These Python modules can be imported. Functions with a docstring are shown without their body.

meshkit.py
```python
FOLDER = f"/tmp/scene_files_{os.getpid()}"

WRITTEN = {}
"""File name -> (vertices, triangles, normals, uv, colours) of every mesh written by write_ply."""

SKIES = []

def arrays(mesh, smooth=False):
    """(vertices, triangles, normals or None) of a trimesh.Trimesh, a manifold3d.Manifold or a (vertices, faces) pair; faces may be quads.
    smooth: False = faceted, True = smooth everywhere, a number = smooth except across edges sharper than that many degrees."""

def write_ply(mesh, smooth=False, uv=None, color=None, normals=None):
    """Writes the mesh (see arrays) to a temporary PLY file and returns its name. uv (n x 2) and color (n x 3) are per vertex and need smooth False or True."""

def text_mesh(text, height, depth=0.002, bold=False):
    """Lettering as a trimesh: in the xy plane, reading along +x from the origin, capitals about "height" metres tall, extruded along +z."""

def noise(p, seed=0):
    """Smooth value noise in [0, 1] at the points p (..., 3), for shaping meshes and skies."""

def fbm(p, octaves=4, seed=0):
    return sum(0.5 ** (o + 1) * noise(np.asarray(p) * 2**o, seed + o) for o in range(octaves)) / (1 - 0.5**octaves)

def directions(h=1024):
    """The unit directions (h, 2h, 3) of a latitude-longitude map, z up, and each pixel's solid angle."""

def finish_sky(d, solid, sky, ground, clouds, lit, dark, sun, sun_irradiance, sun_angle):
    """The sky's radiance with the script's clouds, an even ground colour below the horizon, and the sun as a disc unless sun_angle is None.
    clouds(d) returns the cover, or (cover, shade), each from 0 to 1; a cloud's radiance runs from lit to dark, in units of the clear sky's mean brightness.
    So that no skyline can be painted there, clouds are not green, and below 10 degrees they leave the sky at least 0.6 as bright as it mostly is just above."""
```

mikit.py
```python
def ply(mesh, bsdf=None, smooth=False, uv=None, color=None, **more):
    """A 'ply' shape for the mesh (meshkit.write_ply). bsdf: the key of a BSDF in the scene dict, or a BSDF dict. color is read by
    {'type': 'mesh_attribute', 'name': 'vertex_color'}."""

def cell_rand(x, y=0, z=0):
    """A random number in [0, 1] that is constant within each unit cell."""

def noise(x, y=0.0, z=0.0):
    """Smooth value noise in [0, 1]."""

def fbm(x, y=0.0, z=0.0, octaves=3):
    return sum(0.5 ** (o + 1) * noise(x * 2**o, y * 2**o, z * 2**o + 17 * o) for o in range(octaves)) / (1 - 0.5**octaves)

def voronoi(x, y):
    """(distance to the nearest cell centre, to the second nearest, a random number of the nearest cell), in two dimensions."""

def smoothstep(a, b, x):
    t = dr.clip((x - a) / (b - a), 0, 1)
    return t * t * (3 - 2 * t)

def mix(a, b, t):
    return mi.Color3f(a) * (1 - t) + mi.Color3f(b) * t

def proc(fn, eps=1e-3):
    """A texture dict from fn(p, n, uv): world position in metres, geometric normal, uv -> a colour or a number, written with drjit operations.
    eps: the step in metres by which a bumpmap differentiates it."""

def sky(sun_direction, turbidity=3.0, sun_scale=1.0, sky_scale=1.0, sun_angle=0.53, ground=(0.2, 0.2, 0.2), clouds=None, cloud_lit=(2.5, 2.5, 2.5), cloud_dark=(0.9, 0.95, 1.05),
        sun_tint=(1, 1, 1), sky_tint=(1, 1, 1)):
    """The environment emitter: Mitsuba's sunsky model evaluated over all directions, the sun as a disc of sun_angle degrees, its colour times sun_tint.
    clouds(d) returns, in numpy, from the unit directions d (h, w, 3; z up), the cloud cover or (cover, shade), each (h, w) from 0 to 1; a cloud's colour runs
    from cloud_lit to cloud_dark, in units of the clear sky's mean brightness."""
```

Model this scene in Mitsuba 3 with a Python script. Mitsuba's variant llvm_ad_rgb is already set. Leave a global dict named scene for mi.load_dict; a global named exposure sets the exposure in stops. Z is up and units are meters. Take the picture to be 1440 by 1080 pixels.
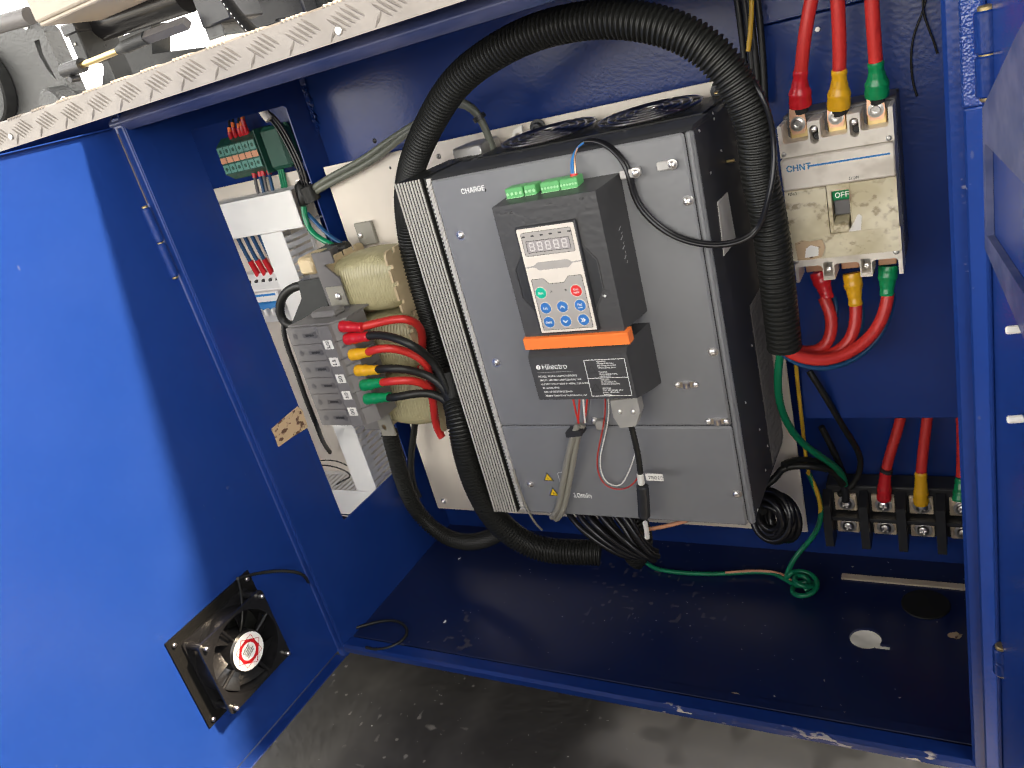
import math, numpy as np, trimesh, mitsuba as mi, drjit as dr, mikit, meshkit
import manifold3d as m3
from scipy.interpolate import CubicSpline
from shapely.geometry import Polygon, Point, box as sbox
from shapely.ops import unary_union
T = mi.ScalarTransform4f
rng = np.random.default_rng(7)
scene, labels = {}, {}

# ---------------------------------------------------------------- camera, sky, exposure
CAMZ = .88
_f, _u = [(-0.5064, 0.7769, -0.3742), (0.026, 0.4476, 0.8939)]
scene['camera'] = {'type': 'perspective', 'fov': 65.6, 'fov_axis': 'x', 'near_clip': .01, 'far_clip': 400.0,
                   'to_world': T().look_at(origin=[0, 0, CAMZ], target=[_f[0], _f[1], CAMZ + _f[2]], up=list(_u))}
scene['sky'] = mikit.sky((1.0, .20, 1.0), turbidity=4, sun_scale=.38, sun_angle=3.2, ground=(.2, .2, .2),
                         clouds=lambda d: .8 + .2 * meshkit.fbm(d * 3, 3, 5), cloud_lit=(1.68, 1.59, 1.45), cloud_dark=(1.06, 1.02, .96), sun_tint=(1, .97, .92))
exposure = 5.2

# ---------------------------------------------------------------- helpers
def C(r, g, b):
    return [((v / 255 + .055) / 1.055) ** 2.4 if v > 10 else v / 255 / 12.92 for v in (r, g, b)]

def numbered(key):
    if key not in scene and key not in labels:
        return key
    i = 1
    while f'{key}_{i:03d}' in scene or f'{key}_{i:03d}' in labels:
        i += 1
    return f'{key}_{i:03d}'

def thing(name, label, cat, group=None):
    key = numbered(name)
    labels[key] = {'label': label, 'category': cat}
    if group: labels[key]['group'] = group
    return key

def add(parent, name, mesh, bsdf, smooth=False, label=None, stuff=False, M=None):
    key = numbered(f'{parent}__{name}' if parent else name)
    d = mesh if isinstance(mesh, dict) else mikit.ply(mesh, bsdf, smooth=smooth)
    if M is not None: d = {**d, 'to_world': M}
    scene[key] = d
    if label or stuff:
        labels[key] = {}
        if label: labels[key]['label'] = label
        if stuff: labels[key]['kind'] = 'stuff'
    return key

def solo(name, mesh, bsdf, label, cat, smooth=False, group=None):
    key = add(None, name, mesh, bsdf, smooth)
    labels[key] = {'label': label, 'category': cat}
    if group: labels[key]['group'] = group
    return key

def hull(pts):
    m = m3.Manifold.hull_points(np.asarray(pts, float)).to_mesh()
    return trimesh.Trimesh(m.vert_properties[:, :3], m.tri_verts, process=False)

def rbox(x0, x1, y0, y1, z0, z1, b=.001):
    b = min(b, .45 * min(x1 - x0, y1 - y0, z1 - z0))
    P = []
    for x, sx in ((x0, 1), (x1, -1)):
        for y, sy in ((y0, 1), (y1, -1)):
            for z, sz in ((z0, 1), (z1, -1)):
                P += [(x, y + sy * b, z + sz * b), (x + sx * b, y, z + sz * b), (x + sx * b, y + sy * b, z)]
    return hull(P)

def cat(*ms): return trimesh.util.concatenate([m for m in ms])

def exY(poly, y0, y1):      # (x, z) outline extruded along y
    ms = []
    for g in getattr(poly, 'geoms', [poly]):
        m = trimesh.creation.extrude_polygon(g, y1 - y0, engine='earcut')
        v = m.vertices
        ms.append(trimesh.Trimesh(np.c_[v[:, 0], y0 + v[:, 2], v[:, 1]], m.faces[:, ::-1], process=False))
    return cat(*ms)

def exX(poly, x0, x1):      # (y, z) outline extruded along x
    ms = []
    for g in getattr(poly, 'geoms', [poly]):
        m = trimesh.creation.extrude_polygon(g, x1 - x0, engine='earcut')
        v = m.vertices
        ms.append(trimesh.Trimesh(np.c_[x0 + v[:, 2], v[:, 0], v[:, 1]], m.faces, process=False))
    return cat(*ms)

def exZ(poly, z0, z1):
    ms = []
    for g in getattr(poly, 'geoms', [poly]):
        m = trimesh.creation.extrude_polygon(g, z1 - z0, engine='earcut')
        m.apply_translation([0, 0, z0]); ms.append(m)
    return cat(*ms)

def spline(pts, step):
    p = np.asarray(pts, float)
    d = np.sqrt(np.linalg.norm(np.diff(p, axis=0), axis=1)) + 1e-9
    t = np.r_[0, np.cumsum(d)]
    cs = CubicSpline(t, p)
    tt = np.linspace(0, t[-1], 400)
    q = cs(tt)
    L = np.r_[0, np.cumsum(np.linalg.norm(np.diff(q, axis=0), axis=1))]
    n = max(3, int(L[-1] / step) + 1)
    return cs(np.interp(np.linspace(0, L[-1], n), L, tt)), L[-1]

def frames(p):
    t = np.gradient(p, axis=0); t /= np.linalg.norm(t, axis=1, keepdims=True) + 1e-12
    a = np.cross(t[0], [0, 0, 1.0] if abs(t[0][2]) < .9 else [1.0, 0, 0]); a /= np.linalg.norm(a)
    A = []
    for k in range(len(p)):
        a = a - t[k] * np.dot(a, t[k]); a /= np.linalg.norm(a); A.append(a.copy())
    A = np.array(A)
    return t, A, np.cross(t, A)

def sweep(p, rad, sides, off=None):
    t, A, B = frames(p)
    ang = np.arange(sides) * 2 * np.pi / sides
    r = np.broadcast_to(np.asarray(rad, float), (len(p),))
    if off is not None: p = p + off[0] * A + off[1] * B
    v = p[:, None] + r[:, None, None] * (np.cos(ang)[None, :, None] * A[:, None] + np.sin(ang)[None, :, None] * B[:, None])
    i, j = np.meshgrid(np.arange(len(p) - 1), np.arange(sides), indexing='ij')
    q = np.stack([i * sides + j, i * sides + (j + 1) % sides, (i + 1) * sides + (j + 1) % sides, (i + 1) * sides + j], -1).reshape(-1, 4)
    n = len(p) * sides
    V = np.vstack([v.reshape(-1, 3), p[:1], p[-1:]])
    k = np.arange(sides)
    F = np.vstack([q[:, [0, 1, 2]], q[:, [0, 2, 3]], np.stack([(k + 1) % sides, k, 0 * k + n], 1),
                   np.stack([n - sides + k, n - sides + (k + 1) % sides, 0 * k + n + 1], 1)])
    return trimesh.Trimesh(V, F, process=False)

def tube(pts, r, sides=12, step=None):
    step = step or max(.003, r * .8)
    p, _ = spline(pts, step)
    return sweep(p, r, sides)

def corrugated(pts, r, pitch=.0042, depth=.0022, sides=26):
    p, L = spline(pts, pitch / 6)
    s = np.linspace(0, L, len(p)) / pitch
    w = .5 + .5 * np.cos(2 * np.pi * s)
    prof = r - depth * (1 - np.clip(w * 1.7 - .25, 0, 1) ** .8)
    return sweep(p, prof, sides)

def sleeve(pts, r0, r1, sides=16):
    """a shrink sleeve: swells from the cable (r0) to the lug (r1), slightly lumpy"""
    p, L = spline(pts, .002)
    u = np.linspace(0, 1, len(p))
    prof = r0 + (r1 - r0) * np.clip((u - .28) / .34, 0, 1) ** 1.3 + .00025 * np.sin(u * 23)
    prof[0] *= .93
    return sweep(p, prof, sides)

def lathe(profile, sides=24):      # (r, h) outline turned about local z
    m = trimesh.creation.revolve(np.asarray(profile, float), sections=sides)
    return m

def cyl(c, r, h, axis='y', sides=28, b=0.0):
    b = min(b, r * .5, h * .4)
    pr = [(0, 0), (r - b, 0), (r, b), (r, h - b), (r - b, h), (0, h)] if b else [(0, 0), (r, 0), (r, h), (0, h)]
    m = lathe(pr, sides)
    if axis == 'y': m.apply_transform(np.array([[1, 0, 0, 0], [0, 0, 1, 0], [0, -1, 0, 0], [0, 0, 0, 1.0]]))
    if axis == 'x': m.apply_transform(np.array([[0, 0, 1, 0], [1, 0, 0, 0], [0, 1, 0, 0], [0, 0, 0, 1.0]]))
    m.apply_translation(c)
    return m

def mesh_of(man):
    m = man.to_mesh()
    return trimesh.Trimesh(m.vert_properties[:, :3], m.tri_verts, process=False)

def man(mesh):
    return m3.Manifold(m3.Mesh(np.asarray(mesh.vertices, np.float32), np.asarray(mesh.faces, np.uint32)))

def text(s, h, pos, depth=.0003, bold=False, face='-y', rot=0.0, centre=False):
    m = meshkit.text_mesh(s, h, depth, bold)
    if centre: m.apply_translation([-m.bounds[:, 0].mean(), -m.bounds[:, 1].mean(), 0])
    c, q = math.cos(rot), math.sin(rot)
    m.apply_transform(np.array([[c, -q, 0, 0], [q, c, 0, 0], [0, 0, 1, 0], [0, 0, 0, 1.0]]))
    R = {'-y': [[1, 0, 0], [0, 0, -1], [0, 1, 0]], '+x': [[0, 0, 1], [1, 0, 0], [0, 1, 0]], '+z': [[1, 0, 0], [0, 1, 0], [0, 0, 1]]}[face]
    X = np.eye(4); X[:3, :3] = R; X[:3, 3] = pos
    m.apply_transform(X)
    return m

# ---------------------------------------------------------------- materials
def pb(name, col, rough=.5, metal=0.0, spec=.5, bump=None, **k):
    d = {'type': 'principled', 'base_color': col if isinstance(col, dict) else {'type': 'rgb', 'value': [float(v) for v in col]}, 'roughness': rough, 'metallic': metal, 'specular': spec, **k}
    if bump: d = {'type': 'bumpmap', 'arbitrary': {**bump[0]}, 'scale': bump[1], 'bsdf': d}
    scene[name] = {'type': 'twosided', 'bsdf': d} if not bump else {'type': 'twosided', 'bsdf': d}

N, F_, mix, sst = mikit.noise, mikit.fbm, mikit.mix, mikit.smoothstep
BLUE = (.0058, .0270, .152)
def blue_col(p, n, uv):
    a = F_(p.x * 9, p.y * 9, p.z * 9)
    c = mix(BLUE, (.0105, .034, .166), a)
    w = N(p.x * 160, p.y * 160, p.z * 40)          # small chips of dust and wear
    c = mix(c, (.16, .17, .2), sst(.965, .99, w) * sst(.5, .7, F_(p.x * 5 + 7, p.y * 5, p.z * 5)) * .5)
    # chipped paint along the front lip of the sill, down the post edge and on the rail
    ch = sst(.62, .70, F_(p.x * 70, p.y * 70, p.z * 160, 3)) * sst(.45, .62, F_(p.x * 6 + 2, 0, p.z * 6))
    lip = sst(.7075, .7045, p.y) * sst(.0085, .004, dr.abs(p.z - .068)) * sst(-.62, -.35, p.x)
    pst = sst(.004, .0015, dr.abs(p.x + .0045)) * sst(.71, .70, p.y) * sst(.55, .75, p.z)
    rail = sst(.0025, .0012, dr.abs(p.z - .928)) * sst(.708, .705, p.y) * .6
    return mix(c, (.55, .5, .45), ch * dr.minimum(1, lip + pst + rail))
def peel(p, n, uv): return N(p.x * 330, p.y * 330, p.z * 330) + .8 * N(p.x * 90, p.y * 90, p.z * 90)
def drops(p, n, uv): return N(p.x * 800, p.y * 800, p.z * 800)
def cast_bump(p, n, uv): return N(p.x * 260, p.y * 260, p.z * 260)
pb('blue_paint', mikit.proc(blue_col), .24, spec=.34, bump=(mikit.proc(peel, 4e-4), .00010))
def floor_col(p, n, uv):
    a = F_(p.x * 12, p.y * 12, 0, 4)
    c = mix((.0055, .014, .066), (.012, .018, .055), a)  # darker copy of the cabinet blue: shade on the floor put into the colour
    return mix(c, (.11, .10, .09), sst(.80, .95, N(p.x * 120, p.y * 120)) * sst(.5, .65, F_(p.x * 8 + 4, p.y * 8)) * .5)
pb('blue_floor_shaded', mikit.proc(floor_col), .26, spec=.4)
pb('blue_rough', mikit.proc(blue_col), .14, spec=.8, bump=(mikit.proc(drops, 2.5e-4), .0006))
def sheen_blue(p, n, uv): return mix((.030, .045, .125), (.075, .085, .165), sst(.25, .8, F_(p.x * 14, p.y * 40, p.z * 40, 4)))  # paler blue: sky sheen along the rail painted into the colour
pb('blue_sheen', mikit.proc(sheen_blue), .38, spec=.5)
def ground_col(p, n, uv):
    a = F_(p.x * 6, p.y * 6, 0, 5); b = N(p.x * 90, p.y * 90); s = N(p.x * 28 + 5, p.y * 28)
    c = mix((.022, .0195, .0155), (.085, .078, .066), sst(.35, .8, a) * .6 + .5 * sst(-.55, -.05, p.x + .25 * F_(p.x * 4, p.y * 4)))  # dark left to lighter right: uneven light put into the colour
    c = mix(c, (.38, .355, .305), sst(-.40, -.12, p.x + .3 * F_(p.x * 7 + 3, p.y * 7)) * .85 * sst(.42, .6, p.y))  # pale patch at the right: light on the ground painted in
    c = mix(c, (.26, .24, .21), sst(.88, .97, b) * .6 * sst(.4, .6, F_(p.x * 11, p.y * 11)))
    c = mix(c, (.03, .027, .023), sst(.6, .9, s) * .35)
    return mix(c, (.30, .285, .26), sst(2.5, 4.0, dr.sqrt(p.x * p.x + p.y * p.y)))  # unseen far ground made paler so its reflection brightens the cabinet walls
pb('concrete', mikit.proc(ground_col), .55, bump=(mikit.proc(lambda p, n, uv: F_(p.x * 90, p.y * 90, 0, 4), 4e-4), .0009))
pb('black_rubber', (.014, .0145, .013), .42, spec=.35)
pb('black_gloss', (.010, .010, .011), .24, spec=.4)
pb('black_plastic', (.02, .021, .023), .4)
pb('control_black', (.046, .046, .047), .42, bump=(mikit.proc(cast_bump, 4e-4), .0003))
pb('drive_grey', (.17, .173, .178), .42, bump=(mikit.proc(cast_bump, 4e-4), .00025))
pb('drive_dark', (.045, .046, .048), .45)
pb('dark_metal', (.032, .034, .034), .5, .1, .3)
pb('steel', (.75, .73, .7), .22, 1.0)
pb('zinc', (.5, .49, .46), .38, 1.0)
pb('brass', (.72, .55, .25), .3, 1.0)
pb('copper', (.85, .52, .35), .3, 1.0)
def alu_col(p, n, uv): return mix((.17, .152, .135), (.27, .245, .22), F_(p.x * 30, p.y * 30, p.z * 30))
pb('tread_alu', mikit.proc(alu_col), .42, .25)
pb('fin_alu', (.52, .50, .45), .45, .2)
pb('alu', (.58, .57, .54), .4, .8)
pb('white_plate', (.60, .545, .465), .4)
pb('white_duct', (.66, .655, .63), .45)
pb('off_white', (.7, .68, .63), .45)
def yellowed(p, n, uv):
    a = F_(p.x * 30, p.y * 30, p.z * 30, 4); b = F_(p.x * 130, p.y * 60, p.z * 130, 4)
    c = mix((.46, .40, .25), (.66, .60, .44), sst(.25, .75, a))
    return mix(c, (.22, .16, .09), sst(.52, .72, b) * sst(.44, .60, F_(p.x * 26 + 3, p.y * 9, p.z * 26)) * .7)
def dusty(p, n, uv):
    a = F_(p.x * 45, p.y * 45, p.z * 45, 4)
    return mix((.50, .45, .375), (.66, .61, .53), sst(.25, .55, a))
pb('yellowed', mikit.proc(yellowed), .5)
pb('breaker_white', mikit.proc(dusty), .45)
pb('cream', (.40, .35, .28), .5)
pb('hose_black', (.005, .005, .005), .7, spec=.12)
pb('aged_brass', (.36, .28, .14), .4, .8)
pb('red_cable', (.52, .028, .022), .38)
pb('red_sleeve', (.5, .014, .02), .28)
pb('yellow_sleeve', (.68, .36, .012), .3)
pb('green_sleeve', (.006, .22, .075), .25)
pb('green_wire', (.006, .17, .075), .25)
pb('dark_green', (.012, .075, .05), .5)
pb('green_plastic', (.10, .36, .12), .4)
pb('light_green', (.30, .56, .30), .4)
pb('din_green', (.018, .085, .06), .4)
pb('din_face', (.10, .28, .23), .45)
pb('orange', (.86, .19, .035), .4)
pb('orange_tag', (.66, .32, .18), .5)
pb('yellow_wire', (.6, .36, .03), .35)
pb('blue_wire', (.008, .055, .14), .35)
pb('bright_blue', (.02, .16, .42), .4)
pb('key_blue', (.035, .15, .42), .35)
pb('key_green', (.005, .38, .24), .35)
pb('key_red', (.62, .03, .03), .35)
pb('keypad_white', (.62, .57, .5), .42)
pb('keypad_grey', (.33, .31, .285), .42)
pb('display_grey', (.30, .275, .27), .25)
pb('digit', (.56, .54, .52), .4)
pb('print_white', (.72, .72, .7), .5)
pb('print_grey', (.30, .30, .3), .5)
pb('print_dark', (.03, .03, .03), .5)
pb('print_blue', (.02, .16, .36), .45)
pb('print_teal', (.03, .3, .36), .45)
pb('sign_yellow', (.72, .46, .01), .45)
pb('grey_plastic', (.155, .148, .143), .48)
pb('grey_cable', (.22, .21, .175), .42)
pb('harness_grey', (.115, .122, .098), .4)
pb('dsub_grey', (.28, .27, .245), .5)
def winding_col(p, n, uv): return mix((.28, .25, .13), (.46, .42, .245), F_(p.x * 40, p.y * 60, p.z * 60, 4))
pb('winding', mikit.proc(winding_col), .34, clearcoat=.5)
pb('bobbin', (.50, .40, .24), .5)
pb('lamination', (.12, .115, .115), .45, .3)
def rust_col(p, n, uv):
    a = F_(p.x * 120, p.y * 120, p.z * 120, 4)
    return mix((.46, .33, .2), (.10, .05, .03), sst(.57, .69, a))
pb('bare_patch', mikit.proc(rust_col), .7)
pb('iron_cast', (.085, .088, .088), .5, .2, bump=(mikit.proc(cast_bump, 4e-4), .0016))
pb('tin_plate', (.66, .55, .40), .35, .3)
pb('clip_grey', (.40, .39, .37), .4)
pb('brown_seal', (.12, .085, .06), .6)
pb('dust', (.3, .29, .26), .8)
pb('tan', (.55, .45, .33), .6)

# ---------------------------------------------------------------- fasteners (made once, copied)
def _screw(washer):
    head = lathe([(0, 0), (1, 0), (1, .22), (.86, .48), (.5, .66), (0, .72)], 20)
    M_ = man(head)
    for a in (0, 90):
        b = m3.Manifold.cube([1.25, .24, .5], True).translate([0, 0, .62]).rotate([0, 0, a + 18])
        M_ = M_ - b
    m = mesh_of(M_)
    if washer: m = cat(m, lathe([(0, -.3), (1.5, -.3), (1.5, -.05), (1.42, 0), (0, 0)], 20))
    m.apply_transform(np.array([[1, 0, 0, 0], [0, 0, -1, 0], [0, 1, 0, 0], [0, 0, 0, 1.0]]))      # faces -y
    return m
_hex = lathe([(0, 0), (1, 0), (1, .7), (.9, .78), (0, .78)], 6)
_hex.apply_transform(np.array([[1, 0, 0, 0], [0, 0, -1, 0], [0, 1, 0, 0], [0, 0, 0, 1.0]]))
_sock = mesh_of(man(cyl((0, 0, 0), 1, .9, 'z', 20, .12)) - man(cyl((0, 0, .5), .55, .6, 'z', 6)))
_sock = cat(_sock, lathe([(0, -.35), (1.55, -.35), (1.55, -.05), (0, 0)], 20))
_sock.apply_transform(np.array([[1, 0, 0, 0], [0, 0, -1, 0], [0, 1, 0, 0], [0, 0, 0, 1.0]]))
FAST = {k: {b: mikit.ply(m, b, smooth=35) for b in ('steel', 'zinc', 'brass', 'black_plastic')} for k, m in
        dict(pan=_screw(False), washer=_screw(True), hexagon=_hex, socket=_sock).items()}
ROT = {'-y': T(), '+x': T().rotate([0, 0, 1], 90), '+z': T().rotate([1, 0, 0], -90), '-x': T().rotate([0, 0, 1], -90)}
def screw(parent, pos, r, kind='washer', mat='steel', face='-y', name='screw', spin=0):
    return add(parent, name, FAST[kind][mat], None, M=T().translate(list(pos)) @ ROT[face] @ T().rotate([0, 1, 0], spin) @ T().scale(r))

# ---------------------------------------------------------------- setting
FZ, XL, XR, YF, YW = .07, -.913, -.0165, .70, 1.048
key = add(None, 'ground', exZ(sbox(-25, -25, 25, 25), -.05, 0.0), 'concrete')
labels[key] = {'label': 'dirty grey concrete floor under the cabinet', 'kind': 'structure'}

hr = thing('added_roof', 'unseen flat canopy roof on posts, added to block steep sky light', 'roof')  # added out of view to keep steep sky light off the cabinet floor
add(hr, 'deck', rbox(-4.2, 1.6, -5.0, 3.4, 3.5, 3.62, .01), 'drive_dark', 30)
for x in (-4.0, 1.45):
    for y in (-4.8, 3.2):
        add(hr, 'post', rbox(x - .06, x + .06, y - .06, y + .06, .001, 3.499, .006), 'dark_metal', 30)
wk = thing('added_bench', 'unseen low dark bench behind the viewer, added to shade the lower cabinet', 'bench')  # added behind the camera to darken the lower part of the cabinet
add(wk, 'body', rbox(-1.7, 1.3, -1.15, -.45, .02, .62, .01), 'drive_dark', 40)
add(wk, 'top', rbox(-1.72, 1.32, -1.17, -.43, .6205, .66, .006), 'dark_metal', 40)
# ---------------------------------------------------------------- cabinet
cab = thing('electrical_cabinet', 'open dark blue sheet metal cabinet with worn paint, holding the inverter and the breaker', 'electrical cabinet')
CT = CAMZ + .052                                   # top of the opening
hole1 = Point(-.138, .874).buffer(.0195, 24); hole1 = unary_union([hole1, sbox(-.125, .858, -.108, .867)])
hole2 = Point(-.070, .952).buffer(.031, 28)
add(cab, 'floor_panel', exZ(sbox(-1.35, .705, .06, YW).difference(hole1), FZ - .004, FZ), 'blue_floor_shaded')
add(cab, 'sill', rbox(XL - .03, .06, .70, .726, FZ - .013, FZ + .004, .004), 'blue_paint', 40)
add(cab, 'sill_flange', rbox(XL, XR + .02, .7262, .742, FZ + .0005, FZ + .0025, .0008), 'blue_floor_shaded')
add(cab, 'back_panel', rbox(XL - .003, .08, YW, YW + .004, FZ - .02, CT + .02, .001), 'blue_paint')
add(cab, 'ceiling_panel', rbox(-1.35, .08, .705, 1.0745, CT, CT + .004, .001), 'blue_paint')
win = Polygon([(.798, CAMZ - .627), (.992, CAMZ - .627), (.992, CAMZ + .012), (.798, CAMZ + .012)]).buffer(-.004).buffer(.004)
side = sbox(.70, FZ - .004, YW, CT).difference(win)
add(cab, 'side_panel', exX(side, XL - .0025, XL), 'blue_paint')
add(cab, 'jamb', rbox(XL - .018, XL + .0006, .6985, .736, FZ - .02, CT - .002, .003), 'blue_paint', 40, label='front jamb beside the left door hinge')
add(cab, 'top_rail', rbox(XL - .03, .12, .697, .722, CAMZ + .0305, CAMZ + .052, .009), 'blue_sheen', 60)
add(cab, 'compartment_panel', rbox(-1.35, XL - .003, 1.075, 1.079, FZ - .02, CT, .001), 'blue_paint')
add(cab, 'compartment_post', rbox(-.9185, -.9135, YW - .0002, 1.0748, FZ - .02, CT - .0005, .0006), 'blue_paint')
add(cab, 'compartment_side', rbox(-1.354, -1.35, .70, 1.08, FZ - .02, CT, .001), 'blue_paint')
add(cab, 'corner_seam', cat(*[hull(np.array([(XL + .0015, YW - .004, z), ]) + rng.normal(0, .0026, (10, 3)) * [1.3, 1, 1.2]) for z in np.arange(CT - .085, CT - .003, .0016)]), 'blue_rough', 60, label='blobby weld run at the top of the back corner')
# right post
add(cab, 'post', rbox(XR, .012, .70, .745, FZ - .028, 1.25, .003), 'blue_paint', 40, label='right door post of the cabinet')
add(cab, 'post_cover', rbox(-.0045, .014, .694, .6995, FZ - .028, CAMZ - .1205, .0015), 'blue_paint', 40)
add(cab, 'post_cover', rbox(-.0055, .015, .6935, .6995, CAMZ - .12, 1.25, .0015), 'blue_rough', 40, label='upper post cover with pimpled glossy paint')
add(cab, 'seal_strip', rbox(XL - .0150, XL - .0125, .6975, .6984, CAMZ - .06, CAMZ + .03, .0003), 'brown_seal', label='brown seal strip in the hinge gap')
add(cab, 'right_panel', rbox(.012, .016, .74, YW, FZ - .02, CT + .3, .001), 'blue_paint')
# breaker carrier plates
add(cab, 'carrier_plate', rbox(-.1955, .011, .952, .955, CAMZ - .5215, CAMZ - .0425, .001), 'blue_paint', label='lower blue plate the breaker is bolted on')
add(cab, 'carrier_plate', rbox(-.215, .011, .954, .957, CAMZ - .0415, CT + .25, .001), 'blue_rough', label='upper blue plate with a pimpled glossy coat')
add(cab, 'carrier_flange', rbox(-.1955, -.1935, .9552, YW, CAMZ - .5215, CAMZ - .0425, .0005), 'blue_paint')
screw(cab, (-0.1352, 0.951, 0.822), .0028, 'hexagon', 'zinc', name='plate_bolt')
# floor fittings
add(cab, 'hole_plug', cyl((-.070, .952, FZ), .030, .0022, 'z', 40, .001), 'black_rubber', 30, label='dark round blanking plug in the floor')
# hinges
def hinge(parent, x, y, z0, z1, r, name='hinge'):
    h = add(parent, name, cat(cyl((x, y, z0), r, (z1 - z0) * .49, 'z', 22, .0012), cyl((x, y, z0 + (z1 - z0) * .51), r, (z1 - z0) * .49, 'z', 22, .0012)), 'blue_paint', 35)
    if h.count('__') < 2:
        add(h, 'pin', cyl((x, y, z0 - .003), r * .72, z1 - z0 + .006, 'z', 18, .001), 'aged_brass', 35)
    return h
hinge(cab, XL - .012, .691, CAMZ - .158, CAMZ - .064, .0062)
hinge(cab, .0115, .650, CAMZ - .107, CAMZ - .052, .0085)
hinge(cab, .0118, .655, CAMZ - .628, CAMZ - .598, .0075)
# left door, opened square to the front
XD = -.925
dl = add(cab, 'door', rbox(XD - .002, XD, .16, .6968, FZ - .006, CAMZ + .036, .0008), 'blue_paint', label='left door swung open towards the viewer')
add(dl, 'flange', rbox(XD + .0002, XD + .022, .16, .69, FZ - .008, FZ - .0062, .0006), 'blue_paint')
add(dl, 'flange', rbox(XD + .0002, XD + .006, .16, .69, CAMZ + .0362, CAMZ + .038, .0006), 'blue_paint')
# right door, opened past square
def turned(m, x, y, deg):
    m = m.copy(); R = trimesh.transformations.rotation_matrix(math.radians(deg), [0, 0, 1]); m.apply_transform(R); m.apply_translation([x, y, 0]); return m
RD = (.0105, .668, -82.2)
dr_ = add(cab, 'door', turned(rbox(0, .42, 0, .002, FZ - .006, CAMZ + .036, .0008), *RD), 'blue_paint', label='right door swung open, seen edge on')
add(dr_, 'flange', turned(rbox(0, .006, -.0035, -.0002, FZ - .006, CAMZ + .036, .001), *RD), 'blue_paint')
stf = Polygon([(.007, CAMZ - .218), (.22, CAMZ - .245), (.22, CAMZ - .02), (.125, CAMZ - .060), (.010, CAMZ - .116)]).difference(sbox(.018, CAMZ - .205, .20, CAMZ - .138))
add(dr_, 'stiffener', turned(exY(stf, -.005, -.0003), *RD), 'blue_sheen', label='angular stiffener frame on the right door')
for z in (-.2386, -.304):
    add(dr_, 'pin', turned(cyl((.115, -.0105, CAMZ + z), .0028, .010, 'y', 16, .001), *RD), 'off_white', 35)
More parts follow.
